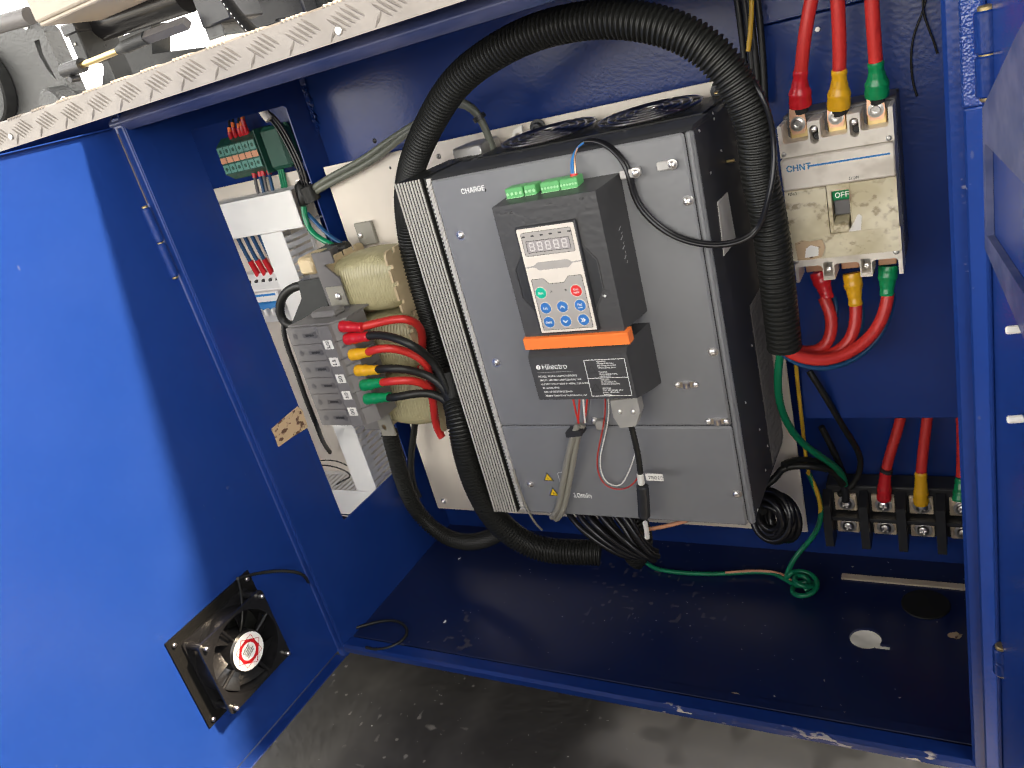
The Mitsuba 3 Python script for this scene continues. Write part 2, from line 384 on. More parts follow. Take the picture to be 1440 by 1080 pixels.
# bare patch on the left wall
patch = Polygon([(-0.912, 0.7336, 0.4631)[1:], (-0.912, 0.7591, 0.4661)[1:], (-0.912, 0.7935, 0.4685)[1:], (-0.912, 0.7993, 0.4604)[1:], (-0.912, 0.798, 0.4319)[1:], (-0.912, 0.7589, 0.4351)[1:], (-0.912, 0.733, 0.4352)[1:], (-0.912, 0.7345, 0.4529)[1:]]).buffer(.0015).simplify(.0005)
solo('adhesive_patch', exX(patch, XL + .0003, XL + .0013), 'bare_patch', 'torn tan adhesive remnant with rust stains on the left inner wall', 'adhesive patch')
solo('trim_strip', rbox(-.181, .012, .9885, 1.0005, FZ + .0003, FZ + .003, .0006), 'tan', 'dusty pale strip lying along the back of the cabinet floor', 'strip')

# ---------------------------------------------------------------- tread plate ledge
tp = thing('tread_plate', 'bent aluminium tread plate edge running above the cabinet opening', 'tread plate')
TZ0, TZ1, TY = CAMZ + .0487, CAMZ + .0815, .655
add(tp, 'sheet', exX(Polygon([(TY, TZ0), (TY + .003, TZ0), (TY + .003, TZ1 - .003), (.80, TZ1 - .003), (.80, TZ1), (TY + .002, TZ1), (TY, TZ1 - .002)]), -1.112, .5), 'tread_alu', 30)
def bar(L, w, h):
    s = np.linspace(-1, 1, 9); P = []
    for a in s:
        k = math.sqrt(max(0, 1 - a * a * .96))
        P += [(a * L / 2, 0, -w / 2 * k), (a * L / 2, 0, w / 2 * k), (a * L / 2, -h * k, 0)]
    return hull(P)
for i, x0 in enumerate(np.arange(-1.095, -.42, .0272)):
    if i % 2 == 0:
        for j in range(5):
            m = bar(.024, .0030, .0013); m.apply_transform(trimesh.transformations.rotation_matrix(math.radians(38), [0, 1, 0]))
            m.apply_translation([x0 + (j - 2) * .0062, TY, (TZ0 + TZ1) / 2 + (j - 2) * .0018 + .001]); add(tp, 'bar', m, 'tread_alu', 40)
            add(tp, 'bar', rbox(x0 + (j - 2) * .0062 - .0095, x0 + (j - 2) * .0062 - .0073, TY - .0006, TY + .02, TZ1 - .003, TZ1 + .0012, .0009), 'tread_alu', 40)
    else:
        for j in range(2):
            m = bar(.012, .0032, .0011); m.apply_transform(trimesh.transformations.rotation_matrix(math.radians(-52), [0, 1, 0]))
            m.apply_translation([x0 + .006 + j * .004, TY, TZ0 + .006 + j * .003]); add(tp, 'bar', m, 'tread_alu', 40)
for q in ((-0.5085, 0.6545, 0.9375), (-1.0711, 0.6545, 0.9416)):
    add(tp, 'rivet', cyl((q[0], q[1] - .0012, q[2]), .0042, .002, 'y', 24, .0008), 'alu', 35)

# ---------------------------------------------------------------- machine parts above the ledge
cc = thing('cover_box', 'cream painted cover box at the top left above the ledge', 'cover')
x0, z0 = (-1.4163, 1.0, 1.1253)[0], (-1.4163, 1.0, 1.1253)[2]
add(cc, 'shell', rbox(x0, x0 + .42, 1.0, 1.3, z0 + .006, z0 + .30, .004), 'cream', 40)
add(cc, 'base_flange', rbox(x0 + .004, x0 + .42, 1.004, 1.3, z0 - .001, z0 + .0055, .002), 'cream', 40)
ring = thing('platen', 'grey cast iron end plate with an arc slot, far left above the ledge', 'end plate')
cx, cz = (-2.0747, 1.25, 1.126)[0], (-2.0747, 1.25, 1.126)[2]
outer = Polygon([(-2.0241, 1.2126), (-1.7714, 1.1987), (-1.7542, 1.1725), (-1.753, 1.0432), (-1.6973, 1.0163), (-1.7769, 0.9764), (-2.0626, 0.9603), (-2.4067, 0.9717)])
slot = Polygon([(-1.8008, 1.164), (-1.781, 1.1639), (-1.7903, 1.1359), (-1.7861, 1.0998), (-1.7829, 1.0759), (-1.7978, 1.0992), (-1.8052, 1.1316)])
add(ring, 'casting', exY(outer.difference(slot), 1.25, 1.29), 'iron_cast', 30)
dc = (-2.0221, 1.22, 1.1162)
add(ring, 'disc', cyl((dc[0], 1.215, dc[2]), .088, .034, 'y', 64, .004), 'dark_metal', 35)
bc = (-1.7718, 1.2, 1.021)
add(ring, 'boss', cyl((bc[0], 1.2, bc[2]), .042, .048, 'y', 48, .004), 'iron_cast', 35)
screw(ring, (-1.7941, 1.24, 1.1992), .007, 'socket', 'zinc', name='bolt')
cl = thing('angle_bracket', 'dark angle bracket with a bolt standing on the ledge, left end', 'bracket')
q = (-1.5186, -1.4146, 0.9792, 1.0185)
add(cl, 'plate', rbox(q[0], q[1], 1.05, 1.07, q[2] - .01, q[2] + .016, .002), 'zinc', 40)
add(cl, 'arm', rbox(q[0] - .05, q[0] + .004, 1.045, 1.066, q[2] - .018, q[2] - .002, .004), 'black_plastic', 40)
screw(cl, (-1.4998, 1.048, 1.0084), .005, 'socket', 'zinc', name='bolt')
cyl_ = thing('hydraulic_cylinder', 'black hydraulic cylinder lying across the top left corner', 'hydraulic cylinder')
p0, p1 = (-1.4577, 1.16, 1.1256), (-1.2057, 1.16, 1.1154)
add(cyl_, 'barrel', sweep(np.linspace(p0, p1, 12), .030, 32), 'black_gloss', 40)
add(cyl_, 'end_cap', sweep(np.linspace((-1.5065, 1.16, 1.1294), p0, 4), .040, 4), 'dark_metal', 30)
bl = thing('pivot_block', 'dark grey pivot block hanging between cream box and linkage rod', 'block')
q = (-1.4834, -1.4507, 1.0602, 1.1232)
add(bl, 'body', rbox(q[0], q[1], 1.1, 1.15, q[2], q[3], .003), 'dark_metal', 40)
add(bl, 'cap', rbox(q[0] - .008, q[1] + .004, 1.097, 1.152, q[3] - .008, q[3] + .012, .003), 'black_plastic', 40)
screw(bl, (-1.4688, 1.099, 1.0981), .003, 'pan', 'zinc')
q = (-1.4867, -1.4918, 1.0133, 1.1435)
solo('support_column', rbox(q[0], q[1], 1.17, 1.21, q[2] - .05, q[3] + .05, .003), 'dark_metal', 'narrow dark upright plate behind the linkage rod', 'upright', 40)
q = (-1.5848, -1.2711, 0.9366, 1.0962)
solo('machine_bed', exY(Polygon([(-1.7197, 1.0), (-1.6102, 1.1137), (-1.4581, 1.1149), (-1.4879, 1.0627), (-1.32, 1.0386), (-1.2569, 1.0348), (-1.2069, 1.1108), (-1.0159, 1.121), (-1.0107, 1.0185), (-1.2844, 0.9701)]), 1.28, 1.33), 'dark_metal', 'dark grey machine bed plate behind the ledge', 'machine bed', 40)
lr = thing('linkage_rod', 'turnbuckle linkage rod with brass coloured shank above the ledge', 'linkage rod')
P = lambda a, b, n=4: np.linspace(a, b, n)
add(lr, 'clevis', sweep(P((-1.4801, 1.06, 1.0563), (-1.4214, 1.06, 1.055)), .0125, 24), 'black_plastic', 40)
add(lr, 'shank', sweep(P((-1.4261, 1.06, 1.0548), (-1.2963, 1.06, 1.0554)), .0058, 20), 'brass', 40)
add(lr, 'coupler', sweep(spline([(-1.3128, 1.06, 1.0555), (-1.2913, 1.06, 1.0567), (-1.2302, 1.06, 1.0579)], .004)[0], np.interp(np.linspace(0, 1, len(spline([(-1.3128, 1.06, 1.0555), (-1.2913, 1.06, 1.0567), (-1.2302, 1.06, 1.0579)], .004)[0])), [0, .3, 1], [.007, .011, .011]), 24), 'dark_metal', 40)
add(lr, 'yoke', sweep(P((-1.2302, 1.06, 1.0579), (-1.1235, 1.06, 1.0566)), .0105, 4), 'lamination', 30)
add(lr, 'lug', cyl((-1.4607, 1.05, 1.038), .006, .02, 'y', 18, .001), 'black_plastic', 35)
vb = thing('valve_block', 'black valve block with a textured lower cube beside the printed hose', 'valve block')
q = (-1.1156, -1.0446, 1.0424, 1.1106)
add(vb, 'body', rbox(q[0], q[1], 1.08, 1.16, q[2], q[3] + .06, .003), 'black_plastic', 40)
q = (-1.1216, -1.0765, 1.0167, 1.0625)
add(vb, 'cube', rbox(q[0], q[1] - .004, 1.09, 1.14, q[2], q[3], .002), 'iron_cast', 40)
q = (-1.1208, -1.0746, 1.0105, 1.0234)
add(vb, 'tab', rbox(q[0], q[1] + .005, 1.08, 1.13, q[2] - .003, q[3], .001), 'zinc', 40)
hs = thing('hydraulic_hose', 'thick black hose with a printed line, curving down behind the ledge', 'hose')
hp = [(-0.9892, 1.02, 1.0861), (-0.9803, 1.02, 1.0534), (-0.9645, 1.02, 1.0239), (-0.9463, 1.02, 0.9989), (-0.9219, 1.02, 0.9766)]
add(hs, 'jacket', tube(hp, .0085, 20), 'hose_black', 50)
pts, _ = spline(hp, .004)
t_, A_, B_ = frames(pts)
for i in range(2, len(pts) - 3, 2):
    n_ = -np.array([.3, .85, -.1]); n_ = n_ - t_[i] * np.dot(n_, t_[i]); n_ /= np.linalg.norm(n_)
    c = pts[i] + n_ * .0085; s_ = np.cross(t_[i], n_)
    L = .0028 * (.5 + rng.random())
    add(hs, 'print_mark', hull([c + a * t_[i] * L + b * s_ * .0008 + e * n_ * .0003 for a in (-.5, .5) for b in (-1, 1) for e in (-1, 1)]), 'print_white')
fr = thing('guard_frame', 'dark machine guard frame with small window slots above the ledge', 'guard frame')
q = (-1.1444, -1.0998, 1.0002, 1.1124)
add(fr, 'panel', exY(sbox(q[0] + .03, q[2] - .03, q[1] + .2, q[3] + .05).difference(sbox(q[1] - .03, q[2] + .045, q[1] - .015, q[2] + .055)), 1.3, 1.33), 'dark_metal', 40)
q = (-1.1567, -1.0228, 1.0316, 1.1115)
add(fr, 'beam', rbox(q[0], q[1], 1.24, 1.28, q[2], q[3], .004), 'black_plastic', 40)
q = (-1.0655, -1.0492, 1.0072, 1.035)
add(fr, 'bolt_head', rbox(q[0], q[1], 1.2, 1.22, q[2] - .006, q[3], .003), 'black_plastic', 40)
q = (-0.96, -0.8915, 1.007, 1.038)
solo('latch_plate', rbox(q[0], q[1], 1.25, 1.27, q[3] - .008, q[3], .002), 'black_plastic', 'small black latch bar in the bright gap right of the guard frame', 'latch', 40)
q = (-1.5475, -1.4949, 1.1617, 1.2117)
solo('corner_tube', sweep(P((-1.7142, 1.1, 1.1845), (-1.5638, 1.1, 1.172)), .016, 20), 'lamination', 'short grey tube in the extreme top left corner', 'tube', 40)

# ---------------------------------------------------------------- inverter drive
YD = .80
dz0, dz1 = CAMZ - .585, CAMZ - .1116
dv = thing('inverter_drive', 'large grey wall mounted inverter drive with finned left side', 'inverter')
sz = (-0.4194, 0.8, 0.4335)[2]
add(dv, 'chassis', rbox(-.5535, -.2375, .8035, .992, dz0 + .002, dz1 + .001, .004), 'drive_dark', 40)
add(dv, 'front_cover', rbox(-.5555, -.246, .797, .803, sz + .0005, dz1 - .002, .0025), 'drive_grey', 40)
add(dv, 'lower_cover', rbox(-.5555, -.246, .797, .803, dz0, sz - .0005, .0025), 'drive_grey', 40)
add(dv, 'edge_strip', rbox(-.2455, -.2370, .7985, .808, dz0 + .001, dz1 - .001, .003), 'drive_grey', 40)
add(dv, 'top_bevel', hull([(x, y, z) for x in (-.555, -.2375) for y, z in ((.7985, dz1 - .0015), (.806, dz1 + .0025), (.865, dz1 + .0032), (.865, dz1), (.81, dz1 - .001))]), 'drive_dark', 30)
# side heat sink
hk = add(dv, 'heat_sink', rbox(-.609, -.5705, .8008, .93, dz0 - .004, dz1 + .002, .001), 'black_rubber', 30, label='grooved aluminium side profile')  # black base: shade in the grooves between the fins put into its colour
for i in range(9):
    x = -.6088 + i * .00445
    add(hk, 'fin', rbox(x, x + .0018, .7985, .8012, dz0 - .004, dz1 + .002, .0004), 'fin_alu', 30)
add(dv, 'gap_strip', rbox(-.5700, -.5560, .806, .93, dz0, dz1 + .001, .0006), 'dark_metal')
add(dv, 'serrated_strip', cat(rbox(-.5650, -.5575, .803, .8058, dz0, dz1, .0005), *[hull([(-.5648 + a, y, z + b + a * .5) for a in (0, .0072) for b in (0, .0021) for y in (.8005, .8029)]) for z in np.arange(dz0 + .001, dz1 - .007, .0052)]), 'fin_alu', label='serrated aluminium strip between side profile and front cover', stuff=True)
tb = (-0.5365, 0.86, 0.7801)
add(dv, 'top_bracket', rbox(-.60, -.555, .93, .985, dz1 - .004, dz1 + .014, .002), 'alu', 40)
screw(dv, (-0.6224, 0.93, 0.7773), .0035, 'pan', 'zinc', '-y')
# fan grille on top
g = add(dv, 'fan_grille', hull([(x, y, z) for x in (-.53, -.245) for y, z in ((.872, dz1 + .0035), (.99, dz1 + .0055), (.99, dz1 + .001), (.872, dz1 + .001))]), 'black_rubber', 40)
for cx_ in (-.455, -.322):
    for r_ in (.016, .027, .038, .049, .060):
        a = np.linspace(0, 2 * np.pi, 40)
        add(g, 'wire_ring', sweep(np.c_[cx_ + r_ * np.cos(a), .931 + r_ * np.sin(a), dz1 + .0075 + (.059 + r_ * np.sin(a)) * .04 + .004 * (1 - r_ / .06)], .0016, 7), 'steel', 50)
    for a in (0, 60, 120):
        d_ = np.array([math.cos(math.radians(a + 20)), math.sin(math.radians(a + 20)), .04 * math.sin(math.radians(a + 20))]) * .062
        c_ = np.array([cx_, .931, dz1 + .0105])
        add(g, 'wire_spoke', sweep(np.linspace(c_ - d_, c_ + d_, 3), .0012, 6), 'steel', 50)
for q in ((-0.3861, 0.985, 0.7729), (-0.3663, 0.985, 0.7717), (-0.3265, 0.975, 0.7692), (-0.2565, 0.985, 0.771), (-0.496, 0.985, 0.7698)):
    screw(dv, (q[0], q[1], dz1 + .008), .0034, 'pan', 'brass', '+z')
tab = exY(Polygon([(-0.5436, 0.765), (-0.5312, 0.7847), (-0.5179, 0.7888), (-0.5202, 0.7647)]).difference(Point(*[(-0.5272, 0.7755)][0]).buffer(.005)), .985, .988)
add(dv, 'lifting_tab', tab, 'off_white', 30, label='upright lifting tab with a round hole')
# perforated side
sg = add(dv, 'side_grille', cat(*[rbox(-.2373, -.2358, .918 + i * .0065, .9198 + i * .0065, dz0 + .012, dz1 - .235, .0004) for i in range(12)],
                           *[rbox(-.2373, -.2362, .915, .992, z, z + .0022, .0004) for z in np.arange(dz0 + .012, dz1 - .235, .024)]), 'grey_plastic', 0, label='perforated vent strip at the rear of the right side')
for q in ((-0.2365, 0.8796, 0.7687), (-0.2365, 0.8819, 0.7624), (-0.2365, 0.8202, 0.7618), (-0.2365, 0.8913, 0.7263), (-0.2365, 0.8374, 0.715), (-0.2365, 0.8992, 0.4888), (-0.2365, 0.8349, 0.4446), (-0.2365, 0.8784, 0.3838), (-0.2365, 0.9036, 0.3454), (-0.2365, 0.8767, 0.3258), (-0.2365, 0.8157, 0.3069)):
    screw(dv, q, .0016, 'pan', 'steel', '+x', 'rivet')
add(dv, 'stud', cyl((-0.237, 0.9102, 0.7103), .0018, .009, 'x', 14, .0004), 'brass', 35)
st = Polygon([(-0.2368, 0.8483, 0.6809)[1:], (-0.2368, 0.8937, 0.6798)[1:], (-0.2368, 0.8996, 0.6216)[1:], (-0.2368, 0.841, 0.6225)[1:]])
add(dv, 'sticker', exX(st, -.2372, -.2366), 'off_white', label='small blank white sticker on the right side')
for q in ((-0.5336, 0.797, 0.6969), (-0.5339, 0.797, 0.5272), (-0.534, 0.797, 0.3425), (-0.2526, 0.797, 0.6981), (-0.253, 0.797, 0.5279), (-0.2526, 0.797, 0.3411)):
    screw(dv, q, .0042, 'washer', 'steel', spin=float(rng.uniform(0, 90)))
add(dv, 'charge_lamp', cyl(tuple(np.array((-0.4843, 0.797, 0.7451)) + [0, -.0003, 0]), .0018, .004, 'y', 16), 'black_gloss')
add(dv, 'lettering', text('CHARGE', .0058, (-0.5167, 0.7968, 0.745), bold=True), 'print_white')
add(dv, 'lettering', text('10min', .0068, (-0.4731, 0.7968, 0.3251), bold=True), 'print_white')
add(dv, 'lettering', text(':', .0062, (-0.4804, 0.7968, 0.3258)), 'print_white')
# saddle clamps on the right
for a, b in (((-0.2996, 0.797, 0.4888), (-0.2779, 0.797, 0.4881)), ((-0.2705, 0.797, 0.4409), (-0.2499, 0.797, 0.4408))):
    h = add(dv, 'saddle_clamp', exY(Polygon([(a[0], a[2] - .0035), (b[0], a[2] - .0035), (b[0], a[2] + .0035), (a[0], a[2] + .0035)]), .7958, .7969), 'steel', 30)
    mid = (a[0] + b[0]) / 2
    add(h, 'arch', cyl((mid, .7955, a[2] - .0035), .0042, .007, 'z', 20), 'steel', 30)
    for e in (a, b): screw(h, (e[0], .7957, a[2]), .0034, 'pan', 'steel', spin=float(rng.uniform(0, 90)))
# warning signs
def tri(c, s): return Polygon([(c[0] + s * math.sin(t), c[2] + s * math.cos(t)) for t in (0, 2.0944, 4.1888)])
for c in ((-0.5034, 0.797, 0.3541), (-0.5009, 0.797, 0.3303)):
    w = add(dv, 'warning_sign', exY(tri(c, .0084).buffer(.0004), .7966, .7969), 'print_dark', label='yellow triangle with a lightning bolt')
    add(w, 'field', exY(tri(c, .0066), .7963, .7967), 'sign_yellow')
    z = c[2] - .0005; x = c[0]
    add(w, 'bolt_mark', exY(Polygon([(x + .0004, z + .0022), (x - .0013, z - .0004), (x - .0002, z - .0003), (x - .0006, z - .0022), (x + .0013, z + .0004), (x + .0002, z + .0004)]), .7960, .7964), 'print_dark')
ic = Polygon([(-0.4873, 0.3625), (-0.4793, 0.365), (-0.474, 0.3608), (-0.4797, 0.3505), (-0.4875, 0.3491)]); 
add(dv, 'pictogram', exY(ic.difference(ic.buffer(-.0005)), .7966, .7969), 'print_white')

# ---------------------------------------------------------------- control unit on the drive
cu = thing('control_unit', 'black control module with an orange band and keypad on the front of the inverter', 'control unit')
YC = .742
cz1, cz0 = CAMZ - .1455, CAMZ - .378
Lx, Rx, RBx = -.449, -.3262, -.3185
zo1, zo0 = CAMZ - .2988, CAMZ - .3118
add(cu, 'housing', hull([(x, y, z) for x, y in ((Lx + .001, YC), (Rx, YC), (RBx, .7965), (Lx + .001, .7965)) for z in (zo1 + .001, cz1)] +
                        [(Lx, YC + .001, z) for z in (zo1, cz1 - .001)] + [(Lx + .002, YC, cz1 - .001), (Lx + .003, .7965, cz1 + .004), (RBx, .7965, cz1 + .004)]), 'control_black', 25)
add(cu, 'housing', hull([(x, y, z) for x, y, z in ((Lx, .7465, zo0 - .0005), (Rx - .001, .7465, zo0 - .0005), (Lx, .736, CAMZ - .322), (Rx - .001, .736, CAMZ - .322), (Lx + .0005, .736, CAMZ - .3765), (Rx, .736, CAMZ - .3765),
                        (RBx, .7965, zo0), (Lx, .7965, zo0), (Lx, .7965, cz0 - .004), (RBx, .7965, cz0 - .010), (RBx - .002, .765, cz0 - .004), (Lx, .75, cz0 - .002))]), 'control_black', 25, label='lower housing block carrying the printed nameplate')
add(cu, 'orange_band', hull([(x, y, z) for x in (Lx - .0006, RBx - .0025) for y, z in ((.7365, zo1 - .001), (.7375, zo1 + .0002), (.750, zo1 + .0022), (.7365, zo0), (.750, zo0))]), 'orange', 30)
# recess either side of the keypad
kx0, kx1, kz0, kz1 = -.4235, -.3555, CAMZ - .2925, CAMZ - .1722
ck = ((kx0 + kx1) / 2, (kz0 + kz1) / 2 + .004)
octo = Polygon([(ck[0] + a, ck[1] + b) for a, b in ((-.050, .012), (-.034, .034), (.034, .034), (.050, .012), (.050, -.022), (.036, -.044), (-.036, -.044), (-.050, -.022))])
add(cu, 'grip_recess', exY(octo.difference(octo.buffer(-.0012)), YC - .0012, YC - .0001), 'control_black')
add(cu, 'grip_recess', exY(octo.buffer(-.0014), YC - .0006, YC - .0001), 'black_plastic')
for i in range(8):
    q = np.array((-0.3222, 0.7771, 0.6868)) + [0, .0035 * (i % 2), -.0052 * i]
    add(cu, 'vent_slot', hull([q + [a, b, e + .5 * b] for a in (-.0006, .0010) for b in (-.006, .006) for e in (0, .0007)]), 'print_grey')
kp = add(cu, 'keypad', rbox(kx0 - .0022, kx1 + .0022, .7375, YC + .001, kz0 - .0022, kz1 + .0022, .0015), 'black_plastic', 40)
def kpt(u, v): return kx0 + (kx1 - kx0) * u, kz1 - (kz1 - kz0) * v
def kpoly(*uv): return Polygon([kpt(*p) for p in uv])
YK = .7374
def kadd(name, poly, lift, mat, label=None): return add(kp, name, exY(poly, YK - lift, YK - lift + .00022), mat, label=label)
kadd('face_sheet', kpoly((0, 0), (1, 0), (1, 1), (0, 1)).buffer(-.001).buffer(.001), .0001, 'keypad_white')
d1 = kpoly((.06, .035), (.94, .035), (.94, .255), (.06, .255)).buffer(-.002).buffer(.002)
kadd('display_frame', d1, .00034, 'keypad_grey')
kadd('outline', d1.difference(d1.buffer(-.0004)), .00058, 'print_dark')
d2 = kpoly((.12, .115), (.88, .115), (.88, .225), (.12, .225))
kadd('display_window', d2, .00058, 'display_grey')
kadd('outline', d2.difference(d2.buffer(-.0005)), .00082, 'print_dark')
for i in range(6):
    u = .10 + i * .16
    kadd('indicator', kpoly((u - .025, .066), (u + .03, .066), (u + .03, .080), (u - .025, .080)), .0006, 'print_dark')
def seg8(cx, cz, w, h, t):
    o = [sbox(cx - w / 2, cz + s * h / 2 - t / 2, cx + w / 2, cz + s * h / 2 + t / 2) for s in (-1, 0, 1)]
    o += [sbox(cx + s * w / 2 - t / 2, cz + (q * h / 2 if q < 0 else 0) + .0003, cx + s * w / 2 + t / 2, cz + (0 if q < 0 else h / 2) - .0003) for s in (-1, 1) for q in (-1, 1)]
    return unary_union([x.buffer(-.00012) for x in o])
for i in range(5):
    x, z = kpt(.215 + i * .1425, .170)
    kadd('digit', seg8(x, z, .0052, .0086, .0015), .0009, 'digit')
kadd('band', unary_union([kpoly((0, .352), (.16, .345), (.24, .318), (.76, .318), (.84, .345), (1, .340), (1, .350), (.84, .357), (.76, .392), (.24, .392), (.16, .360), (0, .362))]), .00034, 'keypad_grey')
d3 = kpoly((.05, .47), (.27, .47), (.36, .525), (.62, .525), (.71, .47), (.95, .47), (.95, .975), (.05, .975)).buffer(-.002).buffer(.002)
kadd('button_field', d3, .00034, 'keypad_grey')
kadd('outline', d3.difference(d3.buffer(-.0004)), .00058, 'print_dark')
keys = [(.17, .605, 'key_green', 'Run'), (.80, .615, 'key_red', 'Stop'), (.19, .755, 'key_blue', 'Esc'), (.495, .755, 'key_blue', '^'), (.81, .755, 'key_blue', 'Ent'),
        (.19, .895, 'key_blue', 'Shift'), (.495, .895, 'key_blue', 'v'), (.81, .895, 'key_blue', '>>')]
for u, v, m_, s in keys:
    x, z = kpt(u, v)
    b = add(kp, 'button', cyl((x, YK - .0014, z), .0064, .0012, 'y', 32, .0004), m_, 35, label={'Run': 'green run button', 'Stop': 'red stop and reset button'}.get(s))
    add(kp, 'button_rim', exY(Point(x, z).buffer(.0070, 24).difference(Point(x, z).buffer(.00645, 24)), YK - .0009, YK - .0003), 'keypad_white')
    yt = YK - .0014
    if s in '^v>>' and s != 'Stop':
        d_ = {'^': [((-.0026, -.001), (0, .0014), (.0026, -.001))], 'v': [((-.0026, .001), (0, -.0014), (.0026, .001))], '>>': [((-.0022, .002), (0, 0), (-.0022, -.002)), ((.0002, .002), (.0024, 0), (.0002, -.002))]}[s]
        from shapely.geometry import LineString
        add(kp, 'key_print', exY(unary_union([LineString([(x + a, z + c) for a, c in L]).buffer(.0005) for L in d_]), yt - .0003, yt), 'print_white')
    elif s == 'Stop':
        add(kp, 'key_print', cat(text('Stop', .0021, (x, yt, z + .0016), .0003, centre=True), text('reset', .0021, (x, yt, z - .0016), .0003, centre=True)), 'print_white')
    else:
        add(kp, 'key_print', text(s, .0026, (x, yt, z + (.0012 if s == 'Ent' else 0)), .0003, centre=True), 'print_white')
        if s == 'Ent': add(kp, 'key_print', exY(sbox(x - .003, z - .0028, x + .003, z - .0021), yt - .0003, yt), 'print_white')
for u, s in ((.36, 'A'), (.62, 'B')):
    x, z = kpt(u, .60); add(kp, 'key_print', text(s, .0022, (x, YK - .0004, z), .0003, bold=True, centre=True), 'print_dark')
# small print on the housing
for s, c, h in (('PC ALARM', (-0.3425, 0.742, 0.6227), .0022), ('RUN', (-0.3421, 0.742, 0.617), .0022), ('A1', (-0.3437, 0.742, 0.6097), .0022), ('B1', (-0.3437, 0.742, 0.6023), .0022)):
    add(cu, 'lettering', text(s, h, (c[0] - .013, YC - .0001, c[2])), 'print_grey')
add(cu, 'status_lamp', cyl(((-0.3399, 0.742, 0.6233)[0], YC - .001, (-0.3399, 0.742, 0.6233)[2]), .0013, .001, 'y', 14), 'print_white')
for s, c in (('J1  J2  J3', (-0.4417, 0.742, 0.725)), ('CN1', (-0.3835, 0.742, 0.7284)), ('CN2', (-0.3451, 0.742, 0.7281))):
    add(cu, 'lettering', text(s, .0026, (c[0], YC - .0001, c[2])), 'control_black')
# nameplate printing: the plane runs from y=.737 (top) to y=.735
def npl(px_, pz_): return (px_, .7355, pz_)
nx, nz = -.4415, CAMZ - .3305
yq = .7359
lines = [('MODEL:  FL303-404P504HB00BLB', .0165), ('INPUT:  3PH 380-480V 50/60Hz 79A', .0215), ('OUTPUT:3PH 0-480V 0-400Hz 92A 45KW', .0265), ('IP CLASS: IP20', .0315), ('S/N: 330302P3NGL00446', .0365), ('Ningbo Haitai Drive Technique Co., Ltd', .0415)]
add(cu, 'nameplate_print', text('Hilectro', .0064, (nx + .0075, yq, nz - .0066), .0003), 'print_white', label='maker lettering on the nameplate')
add(cu, 'nameplate_logo', exY(Polygon([(nx + .0030 + .0031 * math.cos(t), nz - .0036 + .0031 * math.sin(t)) for t in np.arange(6) * math.pi / 3 + .52]).difference(sbox(nx + .0024, nz - .0052, nx + .0036, nz - .002)), yq - .0004, yq), 'print_white')
add(cu, 'nameplate_rule', exY(sbox(nx, nz - .0105, nx + .045, nz - .0101), yq - .0004, yq), 'print_grey')
for s, o in lines:
    add(cu, 'nameplate_print', text(s, .00212, (nx + (o - .0165) * .12, yq, nz - o), .0003), 'print_white')
wx0, wx1, wz1, wz0 = -.3795, -.3305, nz + .003, nz - .0425
from shapely.geometry import LineString
fr_ = sbox(wx0, wz0, wx1, wz1)
add(cu, 'warning_frame', exY(unary_union([fr_.difference(fr_.buffer(-.0006)), sbox(wx0, (wz0 + wz1) / 2 - .0003, wx1, (wz0 + wz1) / 2 + .0003)]), yq - .0004, yq), 'print_white')
for zz in (wz1 - .0125, wz0 + .0100):
    t_ = Polygon([(wx0 + .0075, zz + .006), (wx0 + .0015, zz - .004), (wx0 + .0135, zz - .004)])
    add(cu, 'warning_triangle', exY(t_.difference(t_.buffer(-.0007)), yq - .0004, yq), 'print_dark')
for r_, rows in enumerate((('Attention!', 'Please make sure', 'the wiring is correct', 'before power is on', '', 'Warning!', 'High voltage inside,', 'wait 10 min'), ('Attention!', 'Do not touch the', 'terminals when live', '', 'Warning!', 'Wait 10 minutes after', 'power off before', 'opening'))):
    for i, s in enumerate(rows):
        if s: add(cu, 'warning_print', text(s, .00175, (wx0 + .0152, yq, (wz1 if r_ == 0 else (wz0 + wz1) / 2) - .0032 - i * .00262), .0003), 'print_white')
# green plug terminals on top of the unit
def plug(a, b, n, zb, zt):
    h = add(cu, 'terminal_plug', rbox(a, b, .768, .786, zb, zt, .0008), 'green_plastic', 30)
    w = (b - a) / n
    for i in range(n):
        add(h, 'screw_slot', exY(Point(a + (i + .5) * w, zt - .0062).buffer(min(.0017, w * .36), 10), .7672, .7679), 'light_green')
    add(h, 'ledge', rbox(a + .0003, b - .0003, .7655, .7678, zb, zb + .0026, .0005), 'light_green', 30)
zb = cz1 - .0005
for p, q, n in (((-0.4427, 0.768, 0.7345), (-0.4209, 0.768, 0.7352), 4), ((-0.4191, 0.768, 0.735), (-0.405, 0.768, 0.7352), 3), ((-0.3989, 0.768, 0.7351), (-0.3766, 0.768, 0.7356), 6), ((-0.3758, 0.768, 0.7355), (-0.3556, 0.768, 0.7362), 6)):
    plug(p[0], q[0], n, zb, zb + .0128)
add(cu, 'terminal_socket', rbox((-0.3542, 0.775, 0.7334)[0], (-0.332, 0.775, 0.7345)[0], .772, .782, zb - .001, zb + .0016, .0004), 'light_green', 30)

